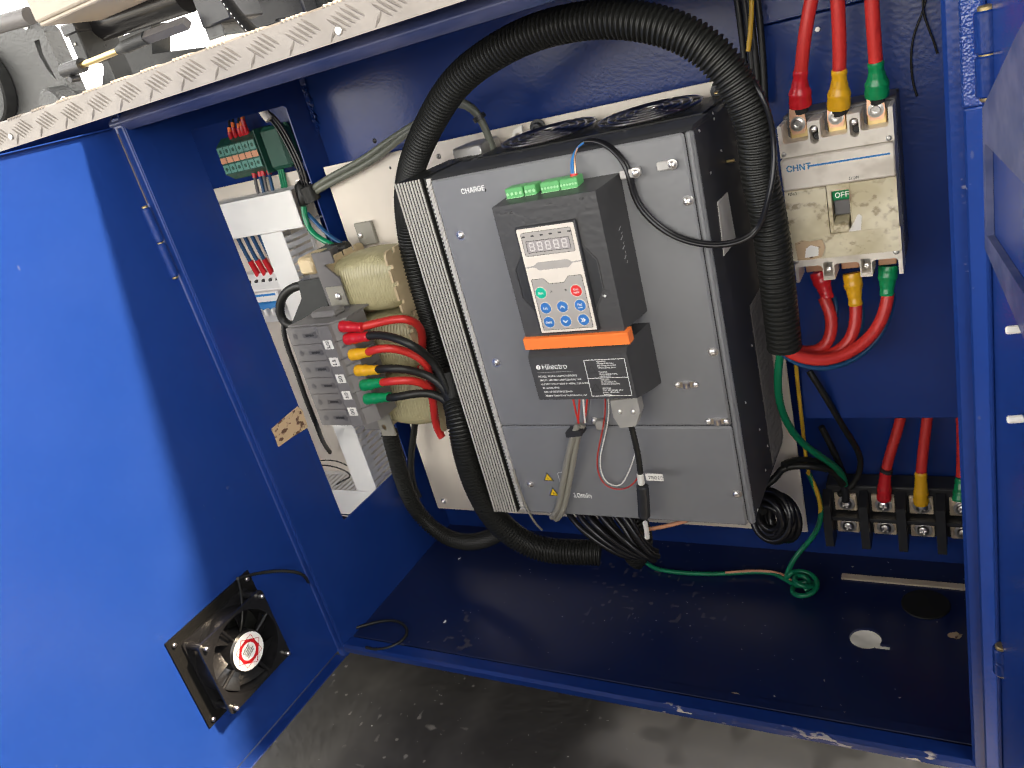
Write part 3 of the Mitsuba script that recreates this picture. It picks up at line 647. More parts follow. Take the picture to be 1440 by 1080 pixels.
# ---------------------------------------------------------------- things plugged into and clipped on the drive
ds = thing('connector_plug', 'grey screwed cable connector hanging under the control unit', 'connector')
ch = Polygon([(-0.369, 0.4901), (-0.335, 0.4931), (-0.3352, 0.4746), (-0.3441, 0.4559), (-0.3641, 0.454), (-0.3692, 0.4684)])
add(ds, 'hood', exY(ch.buffer(-.0015).buffer(.0015), .757, .771), 'dsub_grey', 30)
add(ds, 'shell', rbox((-0.3675, 0.765, 0.4928)[0], (-0.3312, 0.765, 0.4948)[0] - .001, .760, .768, cz0 - .0045, cz0 + .004, .001), 'zinc', 30)
for q in ((-0.3594, 0.757, 0.4755), (-0.3427, 0.757, 0.4753)): screw(ds, q, .0026, 'pan', 'steel', spin=25)
fc = thing('ferrite_cable', 'black cable with a cylindrical ferrite core running down from the grey connector', 'cable')
fp = [(-0.3536, 0.766, 0.4544), (-0.3548, 0.77, 0.429), (-0.3561, 0.772, 0.403), (-0.3588, 0.773, 0.3771), (-0.3611, 0.773, 0.3564), (-0.3674, 0.775, 0.3177), (-0.3697, 0.78, 0.2999)]
add(fc, 'jacket', tube(fp[:6], .0036, 16), 'black_rubber', 50)
add(fc, 'ferrite_core', sweep(spline([(-0.3594, 0.773, 0.3647), (-0.3626, 0.774, 0.341), (-0.3669, 0.775, 0.3156)], .002)[0], [.0055] + [.0076] * 99 and np.r_[.0055, np.full(len(spline([(-0.3594, 0.773, 0.3647), (-0.3626, 0.774, 0.341), (-0.3669, 0.775, 0.3156)], .002)[0]) - 2, .0076), .0055], 24), 'black_plastic', 40)
add(fc, 'end_sleeve', tube([(-0.3691, 0.778, 0.3047), (-0.3712, 0.782, 0.2907), (-0.3745, 0.786, 0.2753)], .0032, 14), 'off_white', 50)
a = (-0.3492, 0.767, 0.3833); 
tg = add(fc, 'marker_tag', rbox(a[0] - .0005, a[0] + .0215, .7665, .7675, a[2] - .0078, a[2] + .0022, .0004), 'off_white', label='white cable marker printed 75010')
add(tg, 'marker_print', text('75010', .0044, (a[0] + .0025, .7664, a[2] - .0052)), 'print_dark')
add(fc, 'marker_ring', tube([(-0.3585, 0.772, 0.3818), (-0.3599, 0.773, 0.3668)], .0042, 16), 'off_white', 50)
gc = thing('twin_grey_cable', 'pair of grey sheathed cables dropping from the control unit past the warning signs', 'cable')
gp = [(817,594,.772), (808,612,.772), (800,645,.775), (792,685,.778), (786,712,.782), (774,727,.79)]
add(gc, 'core', tube([(-0.4244, 0.77, 0.4513), (-0.4356, 0.77, 0.4331), (-0.4558, 0.774, 0.394), (-0.4752, 0.777, 0.3503), (-0.4899, 0.781, 0.3199), (-0.51, 0.79, 0.295)], .0040, 16), 'grey_cable', 50)
add(gc, 'core', tube([(-0.4204, 0.775, 0.4485), (-0.4305, 0.774, 0.4329), (-0.4485, 0.778, 0.3939), (-0.4703, 0.782, 0.3451), (-0.4856, 0.785, 0.314), (-0.5074, 0.795, 0.2882)], .0040, 16), 'grey_cable', 50)
for (p, q, r_, m_) in (((-0.4199, 0.765, 0.4891), (-0.423, 0.77, 0.4532), (0, 0), 'red_cable'), ((-0.4118, 0.766, 0.4894), (-0.4237, 0.77, 0.4542), (0, 0), 'red_cable'), ((-0.4071, 0.766, 0.4893), (-0.4152, 0.772, 0.4531), (0, 0), 'off_white'), ((-0.4018, 0.767, 0.4897), (-0.4173, 0.774, 0.452), (0, 0), 'red_cable'), ((-0.3996, 0.768, 0.4891), (-0.4149, 0.775, 0.4515), (0, 0), 'lamination')):
    mid = (np.array(p) + q) / 2 + [.0012, -.003, 0]
    add(gc, 'conductor', tube([p, mid, q], .0012, 8), m_, 50)
add(gc, 'tie_wrap', hull([np.array((-0.4306, 0.772, 0.4411)) + [a * .0105, b * .009, c * .0035 + a * .001] for a in (-1, 1) for b in (-1, .9) for c in (-1, 1)]), 'black_plastic', 30)
ow = thing('thin_signal_pair', 'thin orange and white wire pair looping over the lower drive cover', 'wire')
add(ow, 'orange_wire', tube([(-0.3807, 0.77, 0.4868), (-0.3975, 0.785, 0.4449), (-0.4126, 0.79, 0.4115), (-0.4227, 0.79, 0.3799), (-0.4177, 0.788, 0.3546), (-0.3967, 0.786, 0.3483), (-0.372, 0.782, 0.3636), (-0.3572, 0.776, 0.3905), (-0.356, 0.776, 0.4056)], .0008, 8), 'red_cable', 50)
add(ow, 'white_wire', tube([(-0.378, 0.772, 0.4857), (-0.3908, 0.785, 0.4498), (-0.4057, 0.79, 0.4168), (-0.4175, 0.79, 0.3853), (-0.4147, 0.788, 0.359), (-0.4, 0.787, 0.3528), (-0.3848, 0.785, 0.3664), (-0.3697, 0.784, 0.3924), (-0.3626, 0.78, 0.4071)], .0008, 8), 'off_white', 50)
pt = thing('wire_clip', 'clear plastic clip screwed below the control unit, holding the thin wires', 'cable clip')
q = (-0.4111, -0.4001, 0.4333, 0.4484)
add(pt, 'strap', rbox(q[0], q[1], .786, .7965, q[2], q[3] - .002, .002), 'dsub_grey', 40)
screw(pt, (-0.415, 0.796, 0.4418), .0036, 'washer', 'steel', spin=30)
for nm, c, s in (('white clip holding the thin black cable at the top of the drive', ((-0.3136, 0.795, 0.7393), (-0.2979, 0.796, 0.7372)), 0), ('empty white clip near the top right of the drive', ((-0.2749, 0.795, 0.7388), (-0.2603, 0.796, 0.7383)), 1)):
    pc = thing('cable_clip', nm, 'cable clip')
    add(pc, 'strap', rbox(c[0][0] - .002, c[1][0] + .002, .7915 if s else .786, .7968 if s else .790, c[1][2] - .0045, c[1][2] + .0045, .0012), 'clip_grey', 40)
    if not s: add(pc, 'foot', rbox(c[1][0] - .006, c[1][0] + .003, .790, .7968, c[1][2] - .0045, c[1][2] + .0045, .0012), 'clip_grey', 40)
    screw(pc, (c[1][0], .7915 if s else .786, c[1][2]), .0036, 'washer', 'steel', spin=12 + 30 * s)
cb = thing('control_cable', 'thin black twin cable looping from the green terminals across the drive to the big conduit', 'cable')
path = [(-0.3504, 0.8, 0.7758), (-0.337, 0.798, 0.7738), (-0.3219, 0.795, 0.7644), (-0.3101, 0.791, 0.7493), (-0.3061, 0.789, 0.7351), (-0.3033, 0.789, 0.7099), (-0.2888, 0.789, 0.6835), (-0.2653, 0.789, 0.6635), (-0.2333, 0.789, 0.652), (-0.2095, 0.795, 0.6502), (-0.1901, 0.799, 0.6577), (-0.1761, 0.796, 0.6808), (-0.167, 0.798, 0.7085), (-0.1635, 0.803, 0.7342), (-0.1638, 0.803, 0.7643), (-0.1699, 0.803, 0.7884), (-0.1791, 0.818, 0.8023)]
pts, _ = spline(path, .004)
add(cb, 'core', sweep(pts, .0024, 12, (.0022, 0)), 'black_gloss', 50)
add(cb, 'core', sweep(pts, .0024, 12, (-.0022, 0)), 'black_gloss', 50)
add(cb, 'ferrule', sweep(np.linspace((-0.3634, 0.778, 0.7386), (-0.3627, 0.78, 0.7486), 3), .0040, 12), 'key_red', 40)
for i, (m_, o) in enumerate((('bright_blue', -.002), ('bright_blue', .0), ('copper', .0022))):
    add(cb, 'lead', tube([np.array((-0.363, 0.78, 0.7472)) + [o, 0, 0], np.array((-0.3629, 0.786, 0.7616)) + [o * .8, 0, 0], np.array((-0.3588, 0.794, 0.7718)), (-0.3489, 0.8, 0.7755)], .0011, 8), m_, 50)

# ---------------------------------------------------------------- mounting plate behind the drive
mp = thing('mounting_plate', 'large off white mounting plate behind the inverter', 'mounting plate')
add(mp, 'sheet', rbox(-.886, -.221, .998, 1.001, CAMZ - .7365, CAMZ - .0903, .0008), 'white_plate', 30)
for z in (CAMZ - .7, CAMZ - .12):
    for x in (-.868, -.24):
        add(mp, 'standoff', cyl((x, 1.0012, z), .006, YW - 1.0014, 'y', 16), 'zinc', 30)
screw(mp, (-0.864, 0.998, 0.1638), .0052, 'socket', 'steel'); screw(mp, (-0.7715, 0.998, 0.8109), .0035, 'pan', 'black_plastic')
screw(mp, (-0.7582, 0.998, 0.768), .002, 'pan', 'black_plastic')
screw(mp, (-0.4977, 0.99, 0.7803), .0075, 'socket', 'black_plastic', name='knob'); screw(mp, (-0.2558, 0.99, 0.7782), .0062, 'socket', 'black_plastic', name='knob')

# ---------------------------------------------------------------- corrugated conduits
c1 = [(-0.1844, 0.835, 0.5131), (-0.1828, 0.832, 0.5549), (-0.1818, 0.83, 0.6043), (-0.1811, 0.826, 0.6521), (-0.1824, 0.822, 0.6869), (-0.1832, 0.82, 0.7163), (-0.181, 0.816, 0.7483), (-0.1863, 0.812, 0.7837), (-0.2034, 0.808, 0.8232), (-0.2348, 0.806, 0.8556), (-0.2792, 0.806, 0.8777), (-0.3273, 0.81, 0.889), (-0.3886, 0.816, 0.8915), (-0.4497, 0.824, 0.8824), (-0.5058, 0.834, 0.8643), (-0.5573, 0.848, 0.8343), (-0.6101, 0.868, 0.7964), (-0.6639, 0.9, 0.7504), (-0.7036, 0.93, 0.6989), (-0.7191, 0.935, 0.6341), (-0.7236, 0.935, 0.5662), (-0.7217, 0.93, 0.5091), (-0.7055, 0.91, 0.4571)]
solo('flexible_conduit', corrugated(c1, .0186, .0054, .0030), 'black_rubber', 'thick black corrugated conduit arching over the inverter', 'conduit', 35)
c2 = [(-0.6567, 0.85, 0.4434), (-0.6469, 0.83, 0.4026), (-0.6473, 0.825, 0.3575), (-0.6435, 0.825, 0.302), (-0.6271, 0.83, 0.2447), (-0.5884, 0.84, 0.2016), (-0.5359, 0.85, 0.1887), (-0.4887, 0.86, 0.1833)]
solo('flexible_conduit', corrugated(c2, .0195, .0050, .0030), 'black_rubber', 'thick black corrugated conduit passing down the left edge of the inverter and under it', 'conduit', 35)
c3 = [(-0.8466, 0.9, 0.3668), (-0.851, 0.9, 0.32), (-0.8589, 0.905, 0.2598), (-0.8541, 0.91, 0.1978), (-0.8199, 0.91, 0.1552), (-0.7634, 0.9, 0.1495), (-0.7008, 0.89, 0.1725), (-0.6591, 0.885, 0.2034)]
solo('flexible_conduit', corrugated(c3, .0142, .0056, .0032, 22), 'black_rubber', 'thinner black corrugated conduit curving down below the reactor', 'conduit', 35)
solo('flexible_conduit', corrugated([(-0.8536, 0.985, 0.3629), (-0.8607, 0.98, 0.3301), (-0.8868, 0.97, 0.2622), (-0.8862, 0.96, 0.1925)], .006, .0036, .0012, 16), 'black_rubber', 'slim black corrugated tube just left of the mounting plate edge', 'conduit', 35)

# ---------------------------------------------------------------- circuit breaker
br = thing('circuit_breaker', 'yellowed three pole moulded case circuit breaker switched OFF', 'circuit breaker')
bx0, bx1, YB = -.1708, -.0640, .86
zt, zm, zl, zb_ = CAMZ - .1360, CAMZ - .1680, CAMZ - .2780, CAMZ - .3040
def bu(u): return bx0 + (bx1 - bx0) * u
# base (dark) with terminal pockets
base = rbox(bx0 - .0005, bx1 + .0010, .905, .9515, zb_ + .004, zt + .004, .002)
add(br, 'base', base, 'lamination', 40)
slots = [.155, .5, .845]
sh = sbox(bx0, zm, bx1, zt)
for u in slots: sh = sh.difference(sbox(bu(u) - .0125, zm + .014, bu(u) + .0125, zt + .02).buffer(-.003).buffer(.003).union(sbox(bu(u) - .0125, zt - .005, bu(u) + .0125, zt + .02)))
vents = [.325, .675]
for u in vents: sh = sh.difference(unary_union([Point(bu(u), zt - .0185).buffer(.0042), Point(bu(u), zt - .0085).buffer(.0042), sbox(bu(u) - .0042, zt - .0185, bu(u) + .0042, zt - .0085)]))
add(br, 'top_shroud', exY(sh, .866, .9048), 'breaker_white', 25)
add(br, 'bottom_shroud', exY((sbox(bx0 + .001, zb_ - .001, bx1, zl - .0006).difference(unary_union([sbox(bu(u) - .0125, zb_ - .02, bu(u) + .0125, zl - .0095).buffer(-.004).buffer(.004) for u in slots])).difference(unary_union([sbox(bu(u) - .0045, zb_ + .0035, bu(u) + .0045, zl - .007).buffer(.0, join_style=1) for u in vents]))), .868, .9048), 'breaker_white', 25)
for u in slots:
    add(br, 'pocket_wall', rbox(bu(u) - .0135, bu(u) + .0135, .900, .9045, zm + .012, zt + .001, .0006), 'lamination')
# main cover
zc0 = CAMZ - .2015                                   # lower edge of the printed white band
add(br, 'cover_band', rbox(bx0, bx1, .860, .9048, zc0, zm - .0006, .0018), 'breaker_white', 40, label='upper white cover band with the blue print')
zy = CAMZ - .2520
def cut(poly, holes): return poly.difference(unary_union(holes))
tog = sbox(bu(.425), CAMZ - .2485, bu(.585), CAMZ - .2085)
add(br, 'cover_plate', exY(sbox(bx0 + .0006, zy, bu(.385), zc0 - .0005), .8605, .9048), 'yellowed', 30, label='left yellowed cover plate')
add(br, 'cover_plate', exY(sbox(bu(.60), zy, bx1 - .0003, zc0 - .0005), .8605, .9048), 'yellowed', 30, label='right yellowed cover plate')
add(br, 'toggle_frame', exY(cut(sbox(bu(.39), zy, bu(.595), zc0 - .0005), [tog]), .8625, .9048), 'yellowed', 30)
add(br, 'lower_band', exY(sbox(bx0 + .0012, zl, bx1 + .0004, zy - .0005), .862, .9048), 'yellowed', 30)
add(br, 'toggle_well', rbox(bu(.42), bu(.59), .882, .9, CAMZ - .249, CAMZ - .208, .001), 'black_plastic')
add(br, 'off_flag', rbox(bu(.427), bu(.583), .868, .8818, CAMZ - .2195, CAMZ - .2088, .0006), 'green_sleeve', label='green flag reading OFF')
add(br, 'lettering', text('OFF', .0052, ((bu(.427) + bu(.583)) / 2 + .0012, .8679, CAMZ - .2143), .0004, bold=True, centre=True), 'print_white')
add(br, 'slide', rbox(bu(.43), bu(.58), .872, .8818, CAMZ - .2365, CAMZ - .2200, .001), 'lamination', 30)
add(br, 'toggle', hull([(x, y, z) for x in (bu(.435), bu(.565)) for y, z in ((.854, CAMZ - .2475), (.854, CAMZ - .2425), (.858, CAMZ - .2405), (.881, CAMZ - .2375), (.881, CAMZ - .248))]), 'yellowed', 30)
add(br, 'lettering', text('CHNT', .0062, (bu(.05), .8599, CAMZ - .1815), .0004, bold=True), 'print_blue')
add(br, 'stripe', exY(sbox(bu(.262), CAMZ - .1795, bu(.96), CAMZ - .1778), .8594, .8601), 'bright_blue', label='blue printed stripe')
add(br, 'lettering', text('NM1', .0030, (bu(.04), .8604, CAMZ - .2062), .0003), 'print_dark')
add(br, 'lettering', text('I/ON', .0030, (bu(.60), .8599, CAMZ - .1985), .0003), 'print_dark')
lab = Polygon([(bu(.06), zl + .001), (bu(.05), zl + .020), (bu(.12), zl + .0225), (bu(.2), zl + .0205), (bu(.31), zl + .021), (bu(.33), zl + .012), (bu(.29), zl + .002), (bu(.2), zl + .0005)])
add(br, 'torn_label', exY(lab, .8602, .8604), 'bare_patch', label='torn label remnant with rusty edges at the lower left')
add(br, 'torn_label', exY(Polygon([(bu(.13), zl + .003), (bu(.15), zl + .013), (bu(.2), zl + .0165), (bu(.27), zl + .013), (bu(.26), zl + .004)]), .8598, .8601), 'off_white')
add(br, 'paint_smear', hull([(bu(.635) + a * .0042 * (1 - .4 * b) + .0026 * b, .8592 + .0008 * abs(a), CAMZ - .2415 + b * .0072 - .003 * a * a) for a in (-1, -.3, .4, 1) for b in (-1, -.4, .3, 1)] + [(bu(.62), .8606, CAMZ - .25)]), 'off_white', 40, label='white filler smear beside the toggle')
for q in ((bu(.035), .8655, zm + .004), (bu(.955), .8655, zm + .003), (bu(.03), .868, zl - .003), (bu(.95), .8675, zl - .003)): screw(br, q, .0026, 'pan', 'zinc', spin=20)
for u in vents:
    screw(br, (bu(u), .8695, zt - .0085), .0034, 'pan', 'steel', spin=40)
    add(br, 'vent_tube', cyl((bu(u), .885, zt - .0185), .0036, .018, 'y', 20), 'print_dark')
    screw(br, (bu(u), .874, zb_ + .0095), .0034, 'pan', 'steel', spin=10)
    add(br, 'vent_tube', rbox(bu(u) - .0045, bu(u) + .0045, .890, .902, zb_ + .003, zl - .006, .001), 'zinc')
for u in slots:
    l = add(br, 'terminal_lug', hull([(bu(u) + a, y, zt + b) for a, b in ((-.007, .012), (.007, .012), (.0085, -.006), (.006, -.014), (-.006, -.014), (-.0085, -.006)) for y in (.889, .892)]), 'copper', 30)
    screw(l, (bu(u), .8885, zt - .004), .0048, 'socket', 'steel', name='terminal_screw')
    add(br, 'terminal_pad', rbox(bu(u) - .009, bu(u) + .009, .8925, .8995, zm + .013, zt - .005, .001), 'brass', 30)
    add(br, 'terminal_pad', rbox(bu(u) - .009, bu(u) + .009, .893, .9, zb_ + .001, zl - .012, .001), 'copper', 30)
# supply cables: three from the top, three leaving below
for nm, cpts, spts, m_ in (('red', [(-0.1165, 0.87, 0.8816), (-0.1271, 0.872, 0.8535), (-0.1362, 0.874, 0.8237), (-0.1448, 0.88, 0.7883)], [(-0.1442, 0.879, 0.793), (-0.1472, 0.883, 0.7767), (-0.1492, 0.887, 0.7575)], 'red_sleeve'),
                           ('yellow', [(-0.102, 0.87, 0.8777), (-0.1043, 0.872, 0.8478), (-0.1062, 0.876, 0.8164), (-0.1098, 0.88, 0.7807)], [(-0.1092, 0.879, 0.7861), (-0.1111, 0.883, 0.7691), (-0.114, 0.887, 0.7485)], 'yellow_sleeve'),
                           ('green', [(-0.0733, 0.87, 0.87), (-0.0756, 0.872, 0.8406), (-0.0763, 0.876, 0.8094), (-0.0768, 0.88, 0.7802)], [(-0.0769, 0.879, 0.7862), (-0.0771, 0.883, 0.77), (-0.0786, 0.887, 0.753)], 'green_sleeve')):
    c = thing('supply_cable', f'red supply cable with {nm} sleeve entering the breaker from above', 'cable', 'cables above the breaker')
    add(c, 'jacket', tube(cpts, .0064, 18), 'red_cable', 50)
    add(c, 'sleeve', sleeve(spts, .0072, .0110, 20), m_, 50, label=f'{nm} sleeve')
    add(c, 'barrel', sweep(np.linspace(spts[2], np.array(spts[2]) + [.0005, .002, -.006], 4), .0066, 16), 'black_plastic', 50)
for nm, cpts, spts, m_, bpts in (
    ('red', [(-0.1478, 0.892, 0.5467), (-0.1419, 0.886, 0.5298), (-0.1415, 0.882, 0.5124), (-0.1491, 0.876, 0.4953), (-0.1651, 0.868, 0.4918), (-0.1839, 0.858, 0.5044)], [(-0.1434, 0.891, 0.5442), (-0.1472, 0.896, 0.5588), (-0.1513, 0.899, 0.575)], 'red_sleeve', [(-0.1394, 0.905, 0.5409), (-0.1371, 0.896, 0.521), (-0.1442, 0.888, 0.4985), (-0.1578, 0.878, 0.4869), (-0.1727, 0.866, 0.4904), (-0.1862, 0.85, 0.5064)]),
    ('yellow', [(-0.1153, 0.892, 0.538), (-0.1161, 0.886, 0.5193), (-0.1238, 0.88, 0.4982), (-0.1419, 0.872, 0.4861), (-0.163, 0.862, 0.4891), (-0.1836, 0.848, 0.5054)], [(-0.1153, 0.89, 0.5346), (-0.1159, 0.894, 0.5515), (-0.117, 0.898, 0.5701)], 'yellow_sleeve', [(-0.1111, 0.9, 0.5353), (-0.1106, 0.894, 0.5155), (-0.1174, 0.888, 0.496), (-0.1356, 0.878, 0.4804), (-0.1609, 0.868, 0.4809), (-0.1858, 0.85, 0.5029)]),
    ('green', [(-0.0819, 0.892, 0.5459), (-0.0868, 0.884, 0.5263), (-0.0979, 0.874, 0.5078), (-0.1179, 0.862, 0.4938), (-0.1426, 0.85, 0.4894), (-0.1666, 0.84, 0.4969), (-0.186, 0.832, 0.5145)], [(-0.0833, 0.89, 0.5435), (-0.082, 0.894, 0.5583), (-0.0805, 0.898, 0.5745)], 'green_sleeve', [(-0.0776, 0.898, 0.5432), (-0.0821, 0.892, 0.521), (-0.0952, 0.884, 0.4965), (-0.1171, 0.872, 0.4797), (-0.1449, 0.858, 0.4752), (-0.1724, 0.846, 0.4864), (-0.1901, 0.835, 0.5099)])):
    c = thing('load_cable', f'red load cable with {nm} sleeve looping from the breaker bottom into the conduit', 'cable', 'cables below the breaker')
    add(c, 'jacket', tube(cpts, .0066, 18), 'red_cable', 50)
    add(c, 'sleeve', sleeve(spts, .0072, .0098, 20), m_, 50, label=f'{nm} sleeve')
    solo('blue_wire', tube(bpts, .0030, 12), 'blue_wire', f'thin dark blue wire following the red cable with {nm} sleeve under the breaker', 'wire', 50, 'blue wires below the breaker')

# ---------------------------------------------------------------- terminal strip, bottom right
ts = thing('terminal_strip', 'black barrier terminal strip at the bottom right of the cabinet', 'terminal strip')
tx0, tx1, tzb, tzt = -.192, .011, CAMZ - .742, CAMZ - .672
add(ts, 'base', rbox(tx0, tx1, 1.012, 1.046, tzb + .002, tzt + .010, .002), 'black_plastic', 40)
add(ts, 'rail', rbox(tx0, tx1, .992, 1.0125, CAMZ - .7085, CAMZ - .7025, .001), 'black_plastic', 40)
for xb in (-.190, -.142, -.095, -.048):
    add(ts, 'barrier', hull([(xb + a, y, z) for a in (-.0055, .0055) for y, z in ((.984, tzt - .006), (.984, tzb - .006), (.99, tzb - .010), (1.02, tzb - .010), (1.011, tzt + .004))]), 'black_plastic', 30)
for i, xc in enumerate((-.1665, -.1185, -.0715, -.0235)):
    for j, zc in enumerate((CAMZ - .686, CAMZ - .7235)):
        p = add(ts, 'contact_plate', rbox(xc - .0145, xc + .0145, 1.006, 1.0118, zc - .0135, zc + .0135, .001), 'tin_plate', 30)
        screw(p, (xc + .001, 1.003, zc), .0074, 'washer', 'steel', spin=25 * i + 40 * j)
    add(ts, 'cable_shoe', hull([(xc + a, y, CAMZ - b) for a, b in ((-.006, .672), (.006, .672), (.0085, .684), (.0085, .692), (-.0085, .692), (-.0085, .684)) for y in (1.0035, 1.0055)]), 'zinc', 30)
for nm, cp, sp, m_ in (('red', [(-0.0883, 1.022, 0.329), (-0.0975, 1.015, 0.2953), (-0.1066, 1.008, 0.2663), (-0.1121, 1.003, 0.2434)], [(-0.1108, 1.003, 0.2502), (-0.1137, 1.0, 0.2294), (-0.1159, 0.999, 0.2069)], 'red_sleeve'),
                       ('yellow', [(-0.0576, 1.022, 0.3308), (-0.0621, 1.015, 0.2988), (-0.0666, 1.008, 0.2673), (-0.0694, 1.003, 0.2406)], [(-0.069, 1.003, 0.2494), (-0.0699, 1.0, 0.2269), (-0.0711, 0.999, 0.2026)], 'yellow_sleeve'),
                       ('green', [(-0.0203, 1.03, 0.3189), (-0.0207, 1.02, 0.2772), (-0.0227, 1.012, 0.2389)], [(-0.0227, 1.012, 0.2367), (-0.024, 1.006, 0.2207), (-0.0252, 1.0, 0.208)], 'green_sleeve')):
    c = thing('incoming_cable', f'red cable with {nm} sleeve rising from the bottom terminal strip behind the plate', 'cable', 'cables on the bottom terminal strip')
    add(c, 'jacket', tube(cp, .0066, 18), 'red_cable', 50)
    add(c, 'sleeve', sleeve(sp, .0074, .0092, 20), m_, 50, label=f'{nm} sleeve')
    if nm == 'red': add(c, 'ring', tube([(-0.1097, 1.003, 0.2536), (-0.1109, 1.003, 0.2479)], .0080, 18), 'black_plastic', 40)
gw = thing('earth_cable', 'thick green earth cable running from the conduit to the bottom terminal strip', 'cable')
add(gw, 'jacket', tube([(-0.1887, 0.845, 0.5105), (-0.199, 0.86, 0.4782), (-0.2081, 0.88, 0.4311), (-0.2089, 0.905, 0.3811), (-0.1987, 0.93, 0.3358), (-0.1813, 0.955, 0.2987), (-0.1678, 0.98, 0.2649), (-0.164, 0.998, 0.226)], .0046, 16), 'green_wire', 50)
add(gw, 'crimp', tube([(-0.1637, 0.997, 0.229), (-0.1642, 0.999, 0.2136), (-0.1656, 1.001, 0.2004)], .0052, 14), 'black_plastic', 50)

# ---------------------------------------------------------------- loose wires, right half
solo('earth_wire', tube([(-0.1943, 0.93, 0.4495), (-0.1996, 0.95, 0.3897), (-0.2033, 0.965, 0.334), (-0.2058, 0.975, 0.2894), (-0.2057, 0.98, 0.2613)], .0026, 12), 'yellow_wire', 'yellow earth wire hanging beside the right edge of the mounting plate', 'wire', 50)
co = thing('coiled_earth_wire', 'green and yellow earth wire ending in a small spiral on the cabinet floor', 'wire')
ctr = np.array((-0.2253, 0.9461, 0.078))
ang = np.linspace(2.6, 2.6 - 5.2 * math.pi, 60); rad = np.linspace(.021, .007, 60)
spiral = [tuple(ctr + [r_ * math.cos(a), r_ * math.sin(a) * .95, .012 + .010 * math.sin(a * .5)]) for a, r_ in zip(ang, rad)]
add(co, 'jacket', tube([(-0.2071, 0.985, 0.2547), (-0.201, 0.985, 0.2316), (-0.1965, 0.985, 0.1998), (-0.2029, 0.98, 0.1664), (-0.2249, 0.975, 0.1334), (-0.2427, 0.965, 0.1098), ((-0.2508, 0.9578, 0.09))] + spiral, .0036, 14, .004), 'green_wire', 50)
add(co, 'stripe', tube([(-0.2077, 0.984, 0.2564), (-0.2007, 0.984, 0.2334), (-0.1966, 0.983, 0.2059), (-0.1984, 0.984, 0.1883)], .0030, 10), 'yellow_wire', 50)
add(co, 'tail', tube([(-0.4782, 0.9784, 0.078), (-0.4547, 0.9678, 0.0745), (-0.4181, 0.9642, 0.0745), (-0.3677, 0.9682, 0.0745), (-0.3203, 0.9781, 0.075), (-0.2781, 0.9814, 0.076), (-0.2484, 0.9609, 0.08), (-0.2282, 0.9494, 0.084)], .0034, 14), 'green_wire', 50)
add(co, 'tail_stripe', tube([(-0.3457, 0.9711, 0.0775), (-0.3146, 0.9786, 0.078), (-0.2777, 0.981, 0.079), (-0.246, 0.9607, 0.083)], .0020, 10), 'orange_tag', 50)
solo('earth_wire', tube([(-0.4236, 0.9, 0.2033), (-0.403, 0.9, 0.2088), (-0.3788, 0.91, 0.211), (-0.3524, 0.93, 0.2126)], .0030, 12), 'orange_tag', 'orange brown wire coming out under the bottom edge of the drive', 'wire', 50)
cr = thing('cable_coil', 'tight roll of black cable below the right corner of the drive', 'cable coil')
cc_ = np.array((-0.2422, 0.92, 0.2248))
for i in range(12):
    a = np.linspace(0, 2 * np.pi, 44)
    r_ = .034 - .0045 * (i % 4) + rng.uniform(-.001, .001)
    u_ = np.array([.80, -.42, .15 * math.sin(i)]) + rng.normal(0, .16, 3); v_ = np.array([.25, .05, .95]) + rng.normal(0, .14, 3)
    u_ /= np.linalg.norm(u_); v_ -= u_ * np.dot(u_, v_); v_ /= np.linalg.norm(v_)
    o = np.array([.55, .75, -.3]) * (i // 4 - 1) * .010 + rng.normal(0, .003, 3)
    ring_ = cc_ + o + r_ * (np.cos(a)[:, None] * u_ * .82 + np.sin(a)[:, None] * v_)
    add(cr, 'turn', sweep(ring_, .0045, 12), 'black_gloss', 50)
add(cr, 'tail', tube([cc_ + [-.01, -.02, .02], (-0.2627, 0.93, 0.2586), (-0.2419, 0.94, 0.2737), (-0.2333, 0.95, 0.2813), (-0.2061, 0.955, 0.2847), (-0.1752, 0.98, 0.2623)], .0048, 14), 'black_rubber', 50)
bb = thing('cable_bundle', 'bundle of black cables gathered under the middle of the drive', 'cable bundle')
for i in range(15):
    o = np.array([.0055 * (i - 7), .007 * ((i * 2) % 3) + rng.uniform(-.003, .003), .005 * ((i * 3) % 4) - .006])
    add(bb, 'strand', tube([np.array((-0.4986, 0.875, 0.2519)) + o, np.array((-0.4737, 0.862, 0.2289)) + o * .95 + rng.normal(0, .003, 3), np.array((-0.4475, 0.858, 0.199)) + o * .75, np.array((-0.4259, 0.87, 0.1745)) + o * .55], .0046, 12), 'black_gloss', 50)
solo('flexible_conduit', corrugated([(-0.46, 0.915, 0.2258), (-0.4455, 0.91, 0.1996), (-0.445, 0.905, 0.1709), (-0.4598, 0.9, 0.1455)], .019, .0050, .0028, 22), 'black_rubber', 'short black corrugated conduit end under the drive beside the ferrite core', 'conduit', 35)
solo('grey_lead', tube([(-0.5497, 0.79, 0.3703), (-0.548, 0.79, 0.3243), (-0.5491, 0.8, 0.2841), (-0.5518, 0.82, 0.2489)], .0016, 10), 'grey_cable', 'thin grey lead along the lower left edge of the drive', 'wire', 50)
lp = thing('black_loop', 'slack black wires hanging behind the plate left of the bottom terminal strip', 'wire')
add(lp, 'strand', tube([(-0.1806, 0.935, 0.4349), (-0.1631, 0.94, 0.3892), (-0.1491, 0.97, 0.326), (-0.1412, 1.0, 0.2646), (-0.1529, 1.0, 0.2299), (-0.1729, 1.0, 0.2113)], .0040, 12), 'black_rubber', 50)
add(lp, 'strand', tube([(-0.1861, 1.0, 0.3198), (-0.1755, 1.0, 0.2864), (-0.1652, 1.0, 0.2467), (-0.1647, 1.01, 0.2111)], .0045, 12), 'black_rubber', 50)
